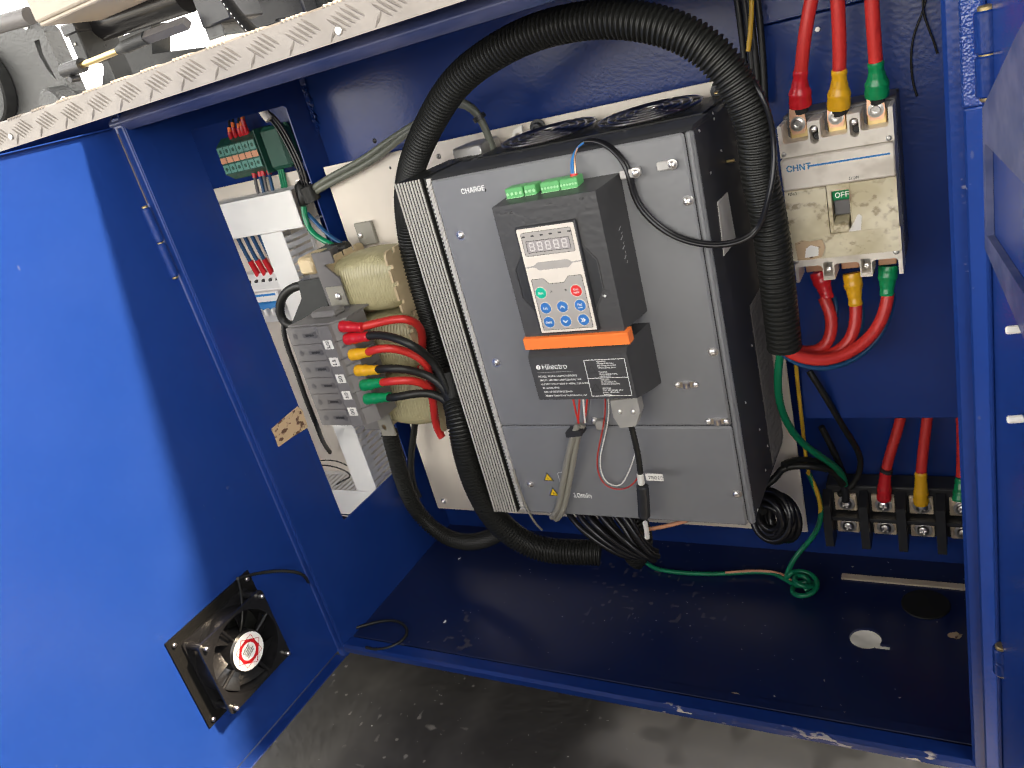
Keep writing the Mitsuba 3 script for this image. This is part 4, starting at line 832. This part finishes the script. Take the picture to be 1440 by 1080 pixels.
add(lp, 'strand', tube([(-0.2308, 0.95, 0.2871), (-0.2085, 0.97, 0.2833), (-0.1836, 0.98, 0.27), (-0.1659, 0.995, 0.2325)], .0060, 12), 'black_rubber', 50)
riser = thing('riser_wires', 'dark wires and one yellow green wire running up behind the big conduit', 'wire')
for i, (a, b, m_) in enumerate(((1040, 1062, 'black_rubber'), (1046, 1068, 'black_rubber'), (1052, 1060, 'yellow_wire'), (1060, 1078, 'black_rubber'), (1033, 1056, 'black_rubber'))):
    p0, p1 = [((-0.2014, 0.93, 0.8956), (-0.2032, 0.93, 0.7601)), ((-0.1972, 0.93, 0.8945), (-0.1987, 0.93, 0.7592)), ((-0.1882, 0.92, 0.8925), (-0.2009, 0.92, 0.8186)), ((-0.1874, 0.93, 0.8919), (-0.1928, 0.93, 0.758)), ((-0.2096, 0.935, 0.8976), (-0.2118, 0.935, 0.7609))][i]
    add(riser, 'strand', tube([p0, (np.array(p0) + p1) / 2 + [.002, 0, 0], p1], .0036 if m_ == 'black_rubber' else .0026, 12), m_, 50)
xw = thing('crossed_wires', 'two thin black wires crossing in front of the pimpled plate at top right', 'wire')
add(xw, 'strand', tube([(-0.0373, 0.945, 0.8452), (-0.0361, 0.945, 0.8205), (-0.043, 0.945, 0.8046), (-0.0482, 0.945, 0.7892), (-0.0504, 0.947, 0.7621), (-0.0466, 0.948, 0.7367)], .0011, 8), 'black_rubber', 50)
add(xw, 'strand', tube([(-0.0319, 0.945, 0.8438), (-0.0373, 0.944, 0.8196), (-0.0333, 0.945, 0.799), (-0.027, 0.948, 0.7739)], .0011, 8), 'black_rubber', 50)

# ---------------------------------------------------------------- reactor
re_ = thing('line_reactor', 'three coil line reactor with varnished yellow windings left of the inverter', 'reactor')
rx0, rx1 = -.862, -.728
coils = (CAMZ - .262, CAMZ - .362, CAMZ - .462)
def rsq(hy, hz, r): return sbox(-hy, -hz, hy, hz).buffer(-r).buffer(r, 8)
for i, zc in enumerate(coils):
    # winding: rounded square section swept along x, bulging, with one ridge per wire layer
    n, sides = 170, 40
    a = np.arange(sides) * 2 * np.pi / sides
    base_ = np.c_[np.sign(np.cos(a)) * np.abs(np.cos(a)) ** .62, np.sign(np.sin(a)) * np.abs(np.sin(a)) ** .62]
    u = np.linspace(0, 1, n)
    V = []
    for t in u:
        rr = .0400 + .006 * math.sin(math.pi * t) + .0007 * math.sin(t * 2 * math.pi * 21)
        V.append(np.c_[np.full(sides, rx0 + .016 + (rx1 - rx0 - .022) * t) + .004 * base_[:, 1] * (t - .5), .938 + base_[:, 0] * rr, zc + base_[:, 1] * rr])
    V = np.vstack(V)
    ii, jj = np.meshgrid(np.arange(n - 1), np.arange(sides), indexing='ij')
    q = np.stack([ii * sides + jj, ii * sides + (jj + 1) % sides, (ii + 1) * sides + (jj + 1) % sides, (ii + 1) * sides + jj], -1).reshape(-1, 4)
    key = add(re_, 'coil', (V, q[:, ::1]), 'winding', True)
    for e, xf in enumerate((rx0 + .010, rx1 - .006)):
        fl = rsq(.0495, .0495, .010)
        for s in (-.028, .0, .026): fl = fl.difference(sbox(-.0500, s - .004, -.040, s + .003)).difference(sbox(s - .004, .042, s + .003, .052))
        m = exX(fl, xf, xf + .004); m.apply_translation([0, .938, zc])
        add(key, 'flange', m, 'bobbin', 30)
        for s in ((-.02, .01) if e else ()):
            add(key, 'spacer', rbox(xf - .004 if e else xf + .0042, xf - .0002 if e else xf + .012, .893, .899, zc + s - .005, zc + s + .005, .001), 'bobbin')
add(re_, 'yoke', rbox(-.905, -.866, .905, .975, CAMZ - .515, CAMZ - .205, .002), 'lamination', 40)
add(re_, 'yoke', rbox(-.722, -.692, .94, .99, CAMZ - .515, CAMZ - .215, .002), 'lamination', 40)
q = (-0.863, -0.8245, 0.5866, 0.682)
hc = (-0.8283, 0.884, 0.6535)
hb = sbox(q[0], q[2], q[1], q[3]).difference(Polygon([(hc[0] - .014, hc[2] + .007), (hc[0] + .004, hc[2] + .008), (hc[0] + .009, hc[2] - .002), (hc[0] + .002, hc[2] - .010)]).buffer(.002))
add(re_, 'bracket', exY(hb, .884, .887), 'lamination', 30, label='dark steel bracket with a slanted hole at the top')
bs = (-0.8383, 0.881, 0.6122)
add(re_, 'square_washer', rbox(bs[0] - .018, bs[0] + .016, .8808, .8836, bs[2] - .016, bs[2] + .016, .001), 'grey_cable', 30)
screw(re_, (bs[0] + .004, .8806, bs[2]), .006, 'pan', 'steel', spin=20)
q = (-0.8451, -0.8166, 0.369, 0.4203)
lb = sbox(q[0], q[2], q[1], q[3]).difference(Point(*[(-0.8355, 0.3848)][0]).buffer(.0048))
add(re_, 'bracket', exY(lb, .88, .883), 'grey_cable', 30, label='grey steel foot with a round hole at the bottom')
add(re_, 'bobbin_end', rbox(-.905, -.872, .889, .94, CAMZ - .232, CAMZ - .204, .005), 'bobbin', 40)
mb = (-0.8561, -0.8215, 0.669, 0.6956)
add(re_, 'fixing_clip', rbox(mb[0], mb[1], .9895, .997, mb[2] - .01, mb[3], .001), 'grey_cable', 30)
screw(re_, (-0.8487, 0.9893, 0.6761), .0045, 'pan', 'steel', spin=20)
add(re_, 'end_plate', exY(Polygon([(-0.918, 0.6396), (-0.8616, 0.6411), (-0.8765, 0.5882), (-0.9085, 0.5712), (-0.9711, 0.5655), (-0.9237, 0.6114)]), .893, .897), 'dark_metal', 30)
# ---------------------------------------------------------------- terminal block on the reactor
tk = thing('terminal_block', 'stack of six grey feed through terminals on the reactor', 'terminal block')
mx0, mx1, mzt, mzb, YT = -.9025, -.842, CAMZ - .291, CAMZ - .4585, .82
pitch = (mzt - mzb) / 6
marks = ['', '1/2', 'L1', 'S0', '10', '00']
for i in range(6):
    z1 = mzt - i * pitch; z0 = z1 - pitch + .0009
    prof = Polygon([(mx0, YT), (mx1, YT), (mx1 + .006, YT - .004), (mx1 + .028, YT - .003), (mx1 + .030, YT + .003), (mx1 + .046, YT + .018), (mx1 + .047, YT + .06), (mx0, YT + .06)])
    m = trimesh.creation.extrude_polygon(prof, z1 - z0, engine='earcut'); m.apply_translation([0, 0, z0])
    md = add(tk, 'module', m, 'grey_plastic', 25)
    zc = (z0 + z1) / 2
    add(md, 'screw_hole', cyl((mx0 + .014, YT - .0006, zc), .0045, .001, 'y', 18), 'lamination')
    add(md, 'clamp_slot', exY(unary_union([sbox(mx0 + .030, zc - .0032, mx0 + .049, zc + .0032), Point(mx0 + .0535, zc).buffer(.0052)]), YT - .0006, YT - .0001), 'lamination')
    add(md, 'clamp_slot', exY(unary_union([sbox(mx0 + .036, zc - .0016, mx0 + .052, zc + .0016)]), YT - .0010, YT - .0005), 'print_dark')
    if marks[i]:
        cxm, czm = mx1 + .0170, z1 - .002
        m = rbox(cxm - .0085, cxm + .0085, -.0004, .0004, czm - .006, czm + .008, .0002); m.apply_translation([0, YT - .0042, 0]); add(md, 'marker', m, 'off_white')
        add(md, 'marker_print', text(marks[i], .0058, (cxm, YT - .0047, czm + .001), .0003, bold=True, rot=math.pi / 2, centre=True), 'print_dark')
add(tk, 'end_plate', exZ(Polygon([(mx0 + .002, YT + .004), (mx1 + .028, YT + .002), (mx1 + .046, YT + .020), (mx1 + .047, YT + .085), (mx0 + .03, YT + .085)]), mzt + .0004, mzt + .003), 'grey_plastic', label='top end plate of the terminal stack')
add(tk, 'end_clamp', rbox(mx0 + .036, mx0 + .084, YT + .022, YT + .05, mzt + .0032, mzt + .014, .003), 'grey_plastic', 40)
cabs = [('red', 'red_cable', 'red_sleeve', ((-0.8005, 0.829, 0.5824), (-0.7642, 0.832, 0.5775)), [(-0.7707, 0.832, 0.5779), (-0.738, 0.85, 0.577), (-0.7073, 0.86, 0.5739), (-0.7044, 0.88, 0.5553), (-0.7217, 0.9, 0.5224), (-0.7577, 0.92, 0.4665)]),
        ('red', 'black_rubber', 'red_sleeve', ((-0.7987, 0.828, 0.5623), (-0.7578, 0.83, 0.5634)), [(-0.763, 0.83, 0.5637), (-0.7173, 0.83, 0.5598), (-0.6866, 0.832, 0.5439), (-0.6778, 0.85, 0.5141), (-0.6703, 0.855, 0.483), (-0.6692, 0.86, 0.4277)]),
        ('yellow', 'red_cable', 'yellow_sleeve', ((-0.7998, 0.828, 0.537), (-0.7651, 0.83, 0.5389)), [(-0.7708, 0.83, 0.5381), (-0.7283, 0.832, 0.5418), (-0.7118, 0.85, 0.5259), (-0.6996, 0.86, 0.507), (-0.7084, 0.875, 0.4804), (-0.7316, 0.9, 0.4258)]),
        ('yellow', 'black_rubber', 'yellow_sleeve', ((-0.7996, 0.828, 0.5113), (-0.7593, 0.83, 0.5099)), [(-0.7632, 0.83, 0.5101), (-0.7189, 0.832, 0.5085), (-0.6987, 0.85, 0.491), (-0.6793, 0.855, 0.4717), (-0.6763, 0.86, 0.4217)]),
        ('green', 'red_cable', 'green_sleeve', ((-0.7988, 0.828, 0.4863), (-0.7577, 0.83, 0.49)), [(-0.7635, 0.83, 0.489), (-0.7193, 0.832, 0.4901), (-0.7065, 0.855, 0.4713), (-0.7124, 0.87, 0.4411), (-0.7323, 0.885, 0.3961), (-0.7338, 0.89, 0.3613)]),
        ('green', 'black_rubber', 'green_sleeve', ((-0.8013, 0.828, 0.4634), (-0.7553, 0.83, 0.4651)), [(-0.7611, 0.83, 0.464), (-0.7214, 0.832, 0.4669), (-0.6974, 0.85, 0.4583), (-0.6744, 0.855, 0.4411), (-0.6667, 0.855, 0.4184)])]
for nm, cm, sm, (a, b), pth in cabs:
    cn = 'red' if cm == 'red_cable' else 'black'
    c = thing('motor_cable', f'{cn} cable with {nm} end sleeve leaving the grey terminal stack', 'cable', 'cables of the grey terminal stack')
    add(c, 'jacket', tube(pth, .0060, 16), cm, 50)
    add(c, 'sleeve', sleeve([b, (np.array(a) + b) / 2, a], .0072, .0086, 18), sm, 50, label=f'{nm} end sleeve')
for nm, p in (('uppermost', [(-0.8153, 0.826, 0.5491), (-0.7856, 0.83, 0.5549), (-0.7665, 0.84, 0.5539)]), ('middle', [(-0.8324, 0.822, 0.5285), (-0.8011, 0.826, 0.5368), (-0.7717, 0.85, 0.5429)]), ('lowest', [(-0.8307, 0.822, 0.513), (-0.7979, 0.83, 0.5255), (-0.7832, 0.86, 0.5226)])):
    solo('thin_grey_wire', tube(p, .0012, 8), 'lamination', f'{nm} of the thin grey wires crossing the face of the terminal stack', 'wire', 50)
solo('bundle_wrap', tube([(-0.6709, 0.872, 0.4862), (-0.6679, 0.866, 0.4423), (-0.6675, 0.855, 0.4003)], .0190, 24), 'black_rubber', 'black taped bundle entering the left conduit', 'cable bundle', 50)
solo('red_conductor', tube([(-0.7107, 0.93, 0.4782), (-0.7, 0.92, 0.452), (-0.6876, 0.9, 0.425)], .0060, 14), 'red_cable', 'red cable squeezed between the taped bundle and the heat sink', 'cable', 50)
solo('red_conductor', tube([(-0.761, 0.93, 0.4365), (-0.7731, 0.935, 0.3953), (-0.7778, 0.94, 0.3661), (-0.7765, 0.94, 0.3363)], .0062, 14), 'red_cable', 'red cable running down over the white plate below the terminal stack', 'cable', 50)

# ---------------------------------------------------------------- left compartment
ip = thing('inner_plate', 'white mounting plate inside the left compartment', 'mounting plate')
add(ip, 'sheet', rbox(-1.345, -.978, 1.050, 1.053, CAMZ - .80, CAMZ - .0905, .0008), 'white_plate', 30)
screw(ip, (-0.9966, 1.049, 0.7682), .0045, 'washer', 'steel')
def duct(name, label, box_, slots_on):
    d = thing(name, label, 'cable duct')
    x0, x1, z0, z1, y0, y1 = box_
    add(d, 'lid', rbox(x0, x1, y0, y0 + .0025, z0, z1, .0008), 'white_duct', 30)
    if slots_on == 'x':
        n = int((z1 - z0) / .0125)
        for s in (x0 + .0008, x1 - .0022):
            for i in range(n): add(d, 'finger', rbox(s, s + .0014, y0 + .0027, y1 - .010, z0 + .0125 * i, z0 + .0125 * i + .0080, .0004), 'white_duct')
            add(d, 'wall', rbox(s, s + .0014, y1 - .0098, y1, z0, z1, .0004), 'white_duct')
    else:
        n = int((x1 - x0) / .0125)
        for s in (z0 + .0008, z1 - .0022):
            for i in range(n): add(d, 'finger', rbox(x0 + .0125 * i, x0 + .0125 * i + .0080, y0 + .0027, y1 - .010, s, s + .0014, .0004), 'white_duct')
            add(d, 'wall', rbox(x0, x1, y1 - .0098, y1, s, s + .0014, .0004), 'white_duct')
    return d
duct('cable_duct', 'horizontal white cable duct below the green terminals', (-1.30, -.9525, CAMZ - .174, CAMZ - .112, .98, 1.049), 'z')
duct('cable_duct', 'vertical white slotted cable duct behind the terminal stack', (-1.054, -1.002, CAMZ - .694, CAMZ - .1746, .9795, 1.049), 'x')
duct('cable_duct', 'horizontal white cable duct at the bottom of the left compartment', (-1.30, -.98, CAMZ - .752, CAMZ - .6946, .9792, 1.049), 'z')
gt = thing('green_terminals', 'dark green rail terminals in the upper left compartment', 'terminal block')
gx0, gx1, gz0, gz1 = -1.134, -1.040, CAMZ - .0705, CAMZ - .0235
gp_ = (gx1 - gx0) / 6
for i in range(6):
    x = gx0 + i * gp_
    m = add(gt, 'module', hull([(a, y, z) for a in (x, x + gp_ - .0006) for y, z in ((1.030, gz0), (1.030, gz1), (1.048, gz1 + .012), (1.075, gz1 + .012), (1.075, gz0 - .012), (1.048, gz0 - .012))]), 'din_green', 25)
    for s in (0, 1):
        zc = gz1 - .0085 if s == 0 else gz0 + .0085
        add(m, 'entry', exY(sbox(x + .0008, zc - .0072, x + gp_ - .0014, zc + .0072).difference(Point(x + gp_ / 2 - .0003, zc).buffer(.0034)), 1.0290, 1.0299), 'din_face')
    add(m, 'marker', rbox(x + .0006, x + gp_ - .0012, 1.0285, 1.0299, (gz0 + gz1) / 2 - .0050, (gz0 + gz1) / 2 + .0050, .0004), 'orange_tag')
add(gt, 'end_plate', rbox(gx1 + .0002, gx1 + .0025, 1.032, 1.076, gz0 - .014, gz1 + .014, .002), 'din_green', 30)
add(gt, 'end_bracket', rbox(gx1 + .003, gx1 + .052, 1.04, 1.074, gz0 - .012, gz1 + .012, .006), 'dark_green', 30)
for i, dx in enumerate((.012, .026, .034, .048)):
    c = thing('ferrule_wire', ['leftmost', 'second', 'third', 'rightmost'][i] + ' grey blue wire with red ferrule under the green terminals', 'wire', 'wires under the green terminals')
    x = -1.095 + dx
    add(c, 'ferrule', tube([(x, 1.045, gz0 - .006), (x, 1.043, gz0 - .016)], .0042, 12), 'red_sleeve', 50)
    add(c, 'jacket', tube([(x, 1.043, gz0 - .014), (x + .002, 1.038, gz0 - .03), (x + .004, 1.03, gz0 - .06)], .0030, 10), 'blue_wire' if i % 2 else 'lamination', 50)
for i in range(3):
    solo('green_lead', tube([(-1.030 + .005 * i, 1.05, gz0 - .008), (-1.028 + .005 * i, 1.045, gz0 - .03), (-1.026 + .005 * i, 1.035, gz0 - .06)], .0022, 10), 'green_wire', ['left', 'middle', 'right'][i] + ' of three green wires dropping beside the ferrule wires', 'wire', 50, 'green wires under the green terminals')
for i, (dx, h) in enumerate(((.010, .020), (.022, .026), (.034, .022), (.042, .024), (.05, .034))):
    x = -1.115 + dx
    c = thing('red_ferrule', f'red ferrule number {i + 1} from the left on top of the green terminals', 'ferrule', 'red ferrules on top of the green terminals')
    labels[c]['label'] = ['leftmost', 'second', 'middle', 'fourth', 'tallest, rightmost'][i] + ' red wire ferrule on top of the green terminals'
    add(c, 'sleeve', tube([(x, 1.046, gz1 + .006), (x + .001, 1.044, gz1 + h * .6), (x + .002, 1.044, gz1 + h)], .0042, 12), 'red_sleeve', 50)
    add(c, 'tag', tube([(x + .002, 1.044, gz1 + h - .001), (x + .003, 1.046, gz1 + h + .007)], .0034, 10), 'orange', 50)
    add(c, 'lead', tube([(x + .003, 1.046, gz1 + h + .006), (x + .006, 1.055, gz1 + h + .03)], .0018, 8), 'black_rubber', 50)
bw = thing('black_harness', 'black wire harness with a white tape end right of the green terminals', 'wire')
for i in range(5):
    o = np.array([.003 * (i - 2), .003 * (i % 2), .0015 * (i % 3)])
    add(bw, 'strand', tube([np.array((-0.9672, 1.0, 0.8904)) + o, np.array((-0.9484, 1.0, 0.8647)) + o, np.array((-0.9385, 1.0, 0.8269)) + o, np.array((-0.9344, 1.0, 0.7861)) + o, np.array((-0.9396, 1.0, 0.7518)) + o], .0021, 10), 'black_gloss', 50)
add(bw, 'tape_end', tube([(-0.9694, 0.998, 0.8978), (-0.9634, 0.996, 0.8871), (-0.9583, 0.996, 0.8784)], .0072, 14), 'off_white', 50)
mc = thing('miniature_breaker', 'small white miniature circuit breaker with blue handles in the left compartment', 'circuit breaker')
q = (-1.20, -1.072, CAMZ - .345, CAMZ - .250)
add(mc, 'body', hull([(x, y, z) for x in (q[0], q[1]) for y, z in ((1.0, q[3] - .026), (1.0, q[2] + .028), (1.018, q[3]), (1.018, q[2]), (1.049, q[3]), (1.049, q[2]))]), 'white_duct', 25)
add(mc, 'nose', rbox(q[0], q[1] - .002, .988, 1.001, q[2] + .030, q[3] - .028, .002), 'white_duct', 30)
add(mc, 'handle_bar', rbox(q[0], q[1] - .003, .980, .9878, q[2] + .036, q[2] + .050, .002), 'bright_blue', 30)
add(mc, 'stripe', rbox(q[0], q[1] - .008, .9872, .9879, q[3] - .035, q[3] - .031, .0002), 'bright_blue')
for i in range(6):
    x = q[1] - .012 - .018 * i
    add(mc, 'terminal_hole', cyl((x, 1.0082, q[3] - .013), .0042, .004, 'y', 16), 'print_dark')
    add(mc, 'handle', rbox(x - .004, x + .004, .970, .981, q[2] + .026, q[2] + .040, .002), 'off_white', 30)
    if i < 4:
        add(mc, 'red_sleeve', tube([(x, 1.02, q[3] - .006), (x - .002, 1.018, q[3] + .012), (x - .003, 1.016, q[3] + .026)], .0052, 12), 'red_sleeve', 50)
        add(mc, 'wire', tube([(x - .003, 1.016, q[3] + .024), (x - .006, 1.014, q[3] + .05), (x - .008, 1.012, q[3] + .085)], .0036, 12), 'blue_wire', 50)
bs_ = thing('black_cable_loop', 'black cable loop curling round the left side of the reactor', 'cable')
add(bs_, 'jacket', tube([(-0.9025, 0.905, 0.6265), (-0.927, 0.9, 0.6307), (-0.9598, 0.9, 0.6216), (-0.9828, 0.9, 0.6013), (-0.9885, 0.9, 0.5765), (-0.965, 0.9, 0.5647), (-0.931, 0.903, 0.5748)], .0072, 14), 'black_rubber', 50)
add(bs_, 'tail', tube([(-0.9866, 0.9, 0.5738), (-0.9951, 0.895, 0.5405), (-0.9919, 0.89, 0.4901), (-0.9888, 0.885, 0.4386), (-0.9937, 0.89, 0.3944), (-1.0609, 0.95, 0.3223), (-1.1419, 1.03, 0.2421)], .0042, 14), 'black_rubber', 50)
wl = thing('thin_loop', 'thin dark wire loop lying in front of the lowest white duct', 'wire')
add(wl, 'strand', tube([(-1.1659, 1.0, 0.2361), (-1.106, 1.0, 0.2411), (-1.077, 1.0, 0.2304)], .0012, 8), 'black_rubber', 50)
add(wl, 'strand', tube([(-1.1622, 1.0, 0.2227), (-1.1038, 1.0, 0.2246), (-1.0788, 1.0, 0.2089), (-1.1037, 1.0, 0.1946), (-1.1337, 1.0, 0.1695)], .0014, 8), 'black_rubber', 50)
# grey cables crossing from the left compartment to the conduit
for i, nm in enumerate(('upper', 'lower')):
    o = np.array([0, .002 * i, -.0085 * i])
    solo('grey_harness_cable', tube([np.array((-0.9132, 0.985, 0.76)) + o * .6, np.array((-0.8547, 0.982, 0.7766)) + o, np.array((-0.7898, 0.98, 0.7904)) + o, np.array((-0.7394, 0.975, 0.8048)) + o, np.array((-0.6779, 0.96, 0.8198)) + o * .5, np.array((-0.6275, 0.955, 0.8322)) + o * .5, np.array((-0.5872, 0.95, 0.8391)) + o * .4, np.array((-0.5642, 0.95, 0.8263)) + o * .4, np.array((-0.5558, 0.955, 0.798)) + o * .3, np.array((-0.5546, 0.96, 0.7666)) + o * .3], .0050, 14), 'harness_grey', nm + ' of two greenish grey cables running across to the big conduit', 'cable', 50, 'grey cables above the reactor')
solo('tie_wrap', tube([(-0.9175, 0.982, 0.7683), (-0.9149, 0.984, 0.7442)], .0135, 18), 'black_rubber', 'black wrap where the grey cables enter the left compartment', 'cable tie', 50)
solo('tie_wrap', tube([(-0.5591, 0.951, 0.816), (-0.5571, 0.952, 0.8099)], .0090, 18), 'black_plastic', 'black tie around the grey cables behind the big conduit', 'cable tie', 50)
solo('cable_grommet', hull(np.array((-0.9484, 1.0, 0.7566)) + rng.normal(0, .013, (24, 3)) * [.7, .6, 1.2]), 'black_rubber', 'crumpled black sleeve at the back edge of the left compartment window', 'grommet', 60)
gl = thing('green_earth_lead', 'bright green earth wire with a blue companion dropping to the reactor', 'wire')
add(gl, 'green_core', tube([(-0.9263, 0.97, 0.7404), (-0.9292, 0.968, 0.7238), (-0.9249, 0.965, 0.704), (-0.9063, 0.96, 0.6878), (-0.8734, 0.955, 0.67)], .0046, 14), 'green_wire', 50)
add(gl, 'blue_core', tube([(-0.9289, 0.975, 0.7276), (-0.9132, 0.972, 0.7087), (-0.8937, 0.968, 0.6896), (-0.8683, 0.962, 0.6742)], .0034, 12), 'blue_wire', 50)
add(gl, 'boot', corrugated([(-0.892, 0.958, 0.6748), (-0.8739, 0.955, 0.6689), (-0.8498, 0.955, 0.6696)], .0085, .004, .0012, 16), 'black_rubber', 50)

# ---------------------------------------------------------------- fan on the left door
fn = thing('cooling_fan', 'square black cooling fan with red and white hub label on the left door', 'fan')
fy, fz = .529, CAMZ - .654
X0 = XD + .0005
add(fn, 'mount_plate', exX(sbox(fy - .077, fz - .075, fy + .077, fz + .075).difference(Point(fy, fz).buffer(.056, 24)), X0, X0 + .002), 'hose_black')
add(fn, 'filter_sheet', exX(Point(fy, fz).buffer(.0565, 24), X0, X0 + .0012), 'black_rubber')
sq = sbox(fy - .06, fz - .06, fy + .06, fz + .06).buffer(-.006).buffer(.006)
hole = Point(fy, fz).buffer(.0565, 40)
add(fn, 'rear_frame', exX(sq.difference(hole), X0 + .0022, X0 + .0065), 'black_gloss', 30)
add(fn, 'front_frame', exX(sq.difference(hole), X0 + .034, X0 + .038), 'black_gloss', 30)
add(fn, 'duct_ring', exX(Point(fy, fz).buffer(.0585, 40).difference(hole), X0 + .0067, X0 + .0338), 'black_gloss', 40)
for a in (-1, 1):
    for b in (-1, 1):
        add(fn, 'pillar', cyl((X0 + .0067, fy + a * .052, fz + b * .052), .0055, .0270, 'x', 16), 'black_gloss', 40)
        add(fn, 'bolt', cyl((X0 + .038, fy + a * .0525, fz + b * .0525), .0032, .008, 'x', 14, .001), 'steel', 35)
        add(fn, 'plate_bolt', cyl((X0 + .002, fy + a * .068, fz + b * .066), .0032, .005, 'x', 14, .001), 'steel', 35)
add(fn, 'hub', cyl((X0 + .008, fy, fz), .0290, .0325, 'x', 48, .003), 'black_gloss', 35)
dsk = add(fn, 'hub_label', cyl((X0 + .0407, fy, fz), .0265, .0006, 'x', 48), 'print_white', label='white round label with a red eight pointed star frame')
def plate(poly, x, mat, nm): add(dsk, nm, exX(poly, x, x + .0002), mat)
s1 = sbox(fy - .0165, fz - .0165, fy + .0165, fz + .0165)
from shapely import affinity
s2 = affinity.rotate(s1, 45)
plate(affinity.rotate(unary_union([s1.intersection(s2)]).difference(Point(fy, fz).buffer(.0125)), 12), X0 + .0414, 'red_sleeve', 'star_mark')
for k_, s in enumerate((s1, s2)): plate(affinity.rotate(s.difference(s.buffer(-.0006)), 12, origin=(fy, fz)), X0 + .0417 + .0003 * k_, 'red_sleeve', 'star_line')
for i in range(5): plate(affinity.rotate(sbox(fy - .008 + .001 * (i % 2), fz + .006 - .003 * i, fy + .008 - .0015 * (i % 3), fz + .0072 - .003 * i), 25, origin=(fy, fz)), X0 + .0414, 'print_dark', 'print_line')
for a in (20, 110, 200, 290):
    d_ = np.array([0, math.cos(math.radians(a)), math.sin(math.radians(a))])
    c_ = np.array([X0 + .034, fy, fz])
    add(fn, 'strut', sweep(np.linspace(c_ + d_ * .028, c_ + d_ * .058, 3), .0026, 6), 'black_gloss', 20)
for i in range(7):
    a0 = i * 2 * math.pi / 7; V, nr = [], 9
    for j in range(nr):
        r_ = .0285 + (.0545 - .0285) * j / (nr - 1)
        for t in np.linspace(-.40, .40, 7):
            V.append((X0 + .020 + t * .024, fy + r_ * math.cos(a0 + t + .15 * j / nr), fz + r_ * math.sin(a0 + t + .15 * j / nr)))
    V = np.array(V); n7 = 7
    F = [(j * n7 + c, j * n7 + c + 1, (j + 1) * n7 + c + 1, (j + 1) * n7 + c) for j in range(nr - 1) for c in range(n7 - 1)]
    V2 = np.vstack([V, V + [.0012, 0, 0]]); o = len(V)
    F2 = F + [(a + o, d + o, c + o, b + o) for a, b, c, d in F]
    add(fn, 'blade', (V2, np.array(F2)), 'black_gloss', True)
add(fn, 'lead', tube([(X0 + .035, fy + .005, fz + .03), (X0 + .04, fy + .012, fz + .045), (X0 + .03, fy + .03, fz + .062), (X0 + .012, fy + .05, fz + .08)], .0016, 8), 'black_rubber', 50)
solo('fan_lead', tube([(X0 + .012, fy + .05, fz + .082), (-0.915, 0.6506, 0.2652), (-0.908, 0.6778, 0.2378), (-0.9504, 0.71, 0.1684), (-0.9535, 0.715, 0.1192), (-0.9352, 0.72, 0.0874), ((-0.9064, 0.7471, 0.076)), ((-0.8556, 0.7711, 0.074)), ((-0.8153, 0.7495, 0.074)), ((-0.8198, 0.7205, 0.074)), ((-0.8681, 0.706, 0.074))], .0024, 10), 'black_rubber', 'thin black fan lead crossing from the left door to a loop on the cabinet floor', 'wire', 50)

# ---------------------------------------------------------------- debris
for i, (p, r_) in enumerate((((-0.8301, 0.9465, 0.071), .0020), ((-0.765, 0.7878, 0.071), .0022))):
    solo('paint_chip', hull(np.array(p) + rng.normal(0, r_, (9, 3)) * [1, 1, .3] + [0, 0, .0008]), 'off_white', ['small pale chip on the floor under the curved conduit', 'small pale chip in the middle of the cabinet floor'][i], 'debris')
for i, (p, r_, lb_) in enumerate((((-0.0346, 0.8993, 0.0705), .008, 'round rust spot on the cabinet floor beside the right post'), ((-0.2831, 0.7392, 0.0705), .007, 'brown rust smear on the cabinet floor just behind the sill'), ((-0.1498, 0.7414, 0.0705), .003, 'tiny orange rust fleck on the floor near the sill'))):
    k_ = np.arange(14) * 2 * math.pi / 14
    rr = r_ * (.7 + .5 * rng.random(14))
    solo('rust_spot', exZ(Polygon(np.c_[p[0] + rr * np.cos(k_) * (2.2 if i == 1 else 1), p[1] + rr * np.sin(k_) * .8]).buffer(0), FZ + .0001, FZ + .0004), 'bare_patch', lb_, 'rust spot')
V = []
for i in range(110):
    x, y = rng.uniform(-.75, .0), rng.uniform(.745, 1.04)
    s_ = rng.uniform(.0003, .0009)
    V.append(hull(np.array([x, y, FZ + s_ * .3]) + rng.normal(0, s_, (7, 3)) * [1, 1, .35]))
key = add(None, 'floor_grit', cat(*V), 'dust'); labels[key] = {'label': 'pale grit and dust specks scattered on the cabinet floor', 'category': 'grit', 'kind': 'stuff'}
V = []
for i in range(260):
    x, y = rng.uniform(-.9, .05), rng.uniform(.45, .86)
    s_ = rng.uniform(.0003, .0009)
    V.append(hull(np.array([x, y, s_ * .3]) + rng.normal(0, s_, (7, 3)) * [1, 1, .4]))
key = add(None, 'ground_grit', cat(*V), 'dust'); labels[key] = {'label': 'small stones and crumbs on the concrete in front of the cabinet', 'category': 'grit', 'kind': 'stuff'}
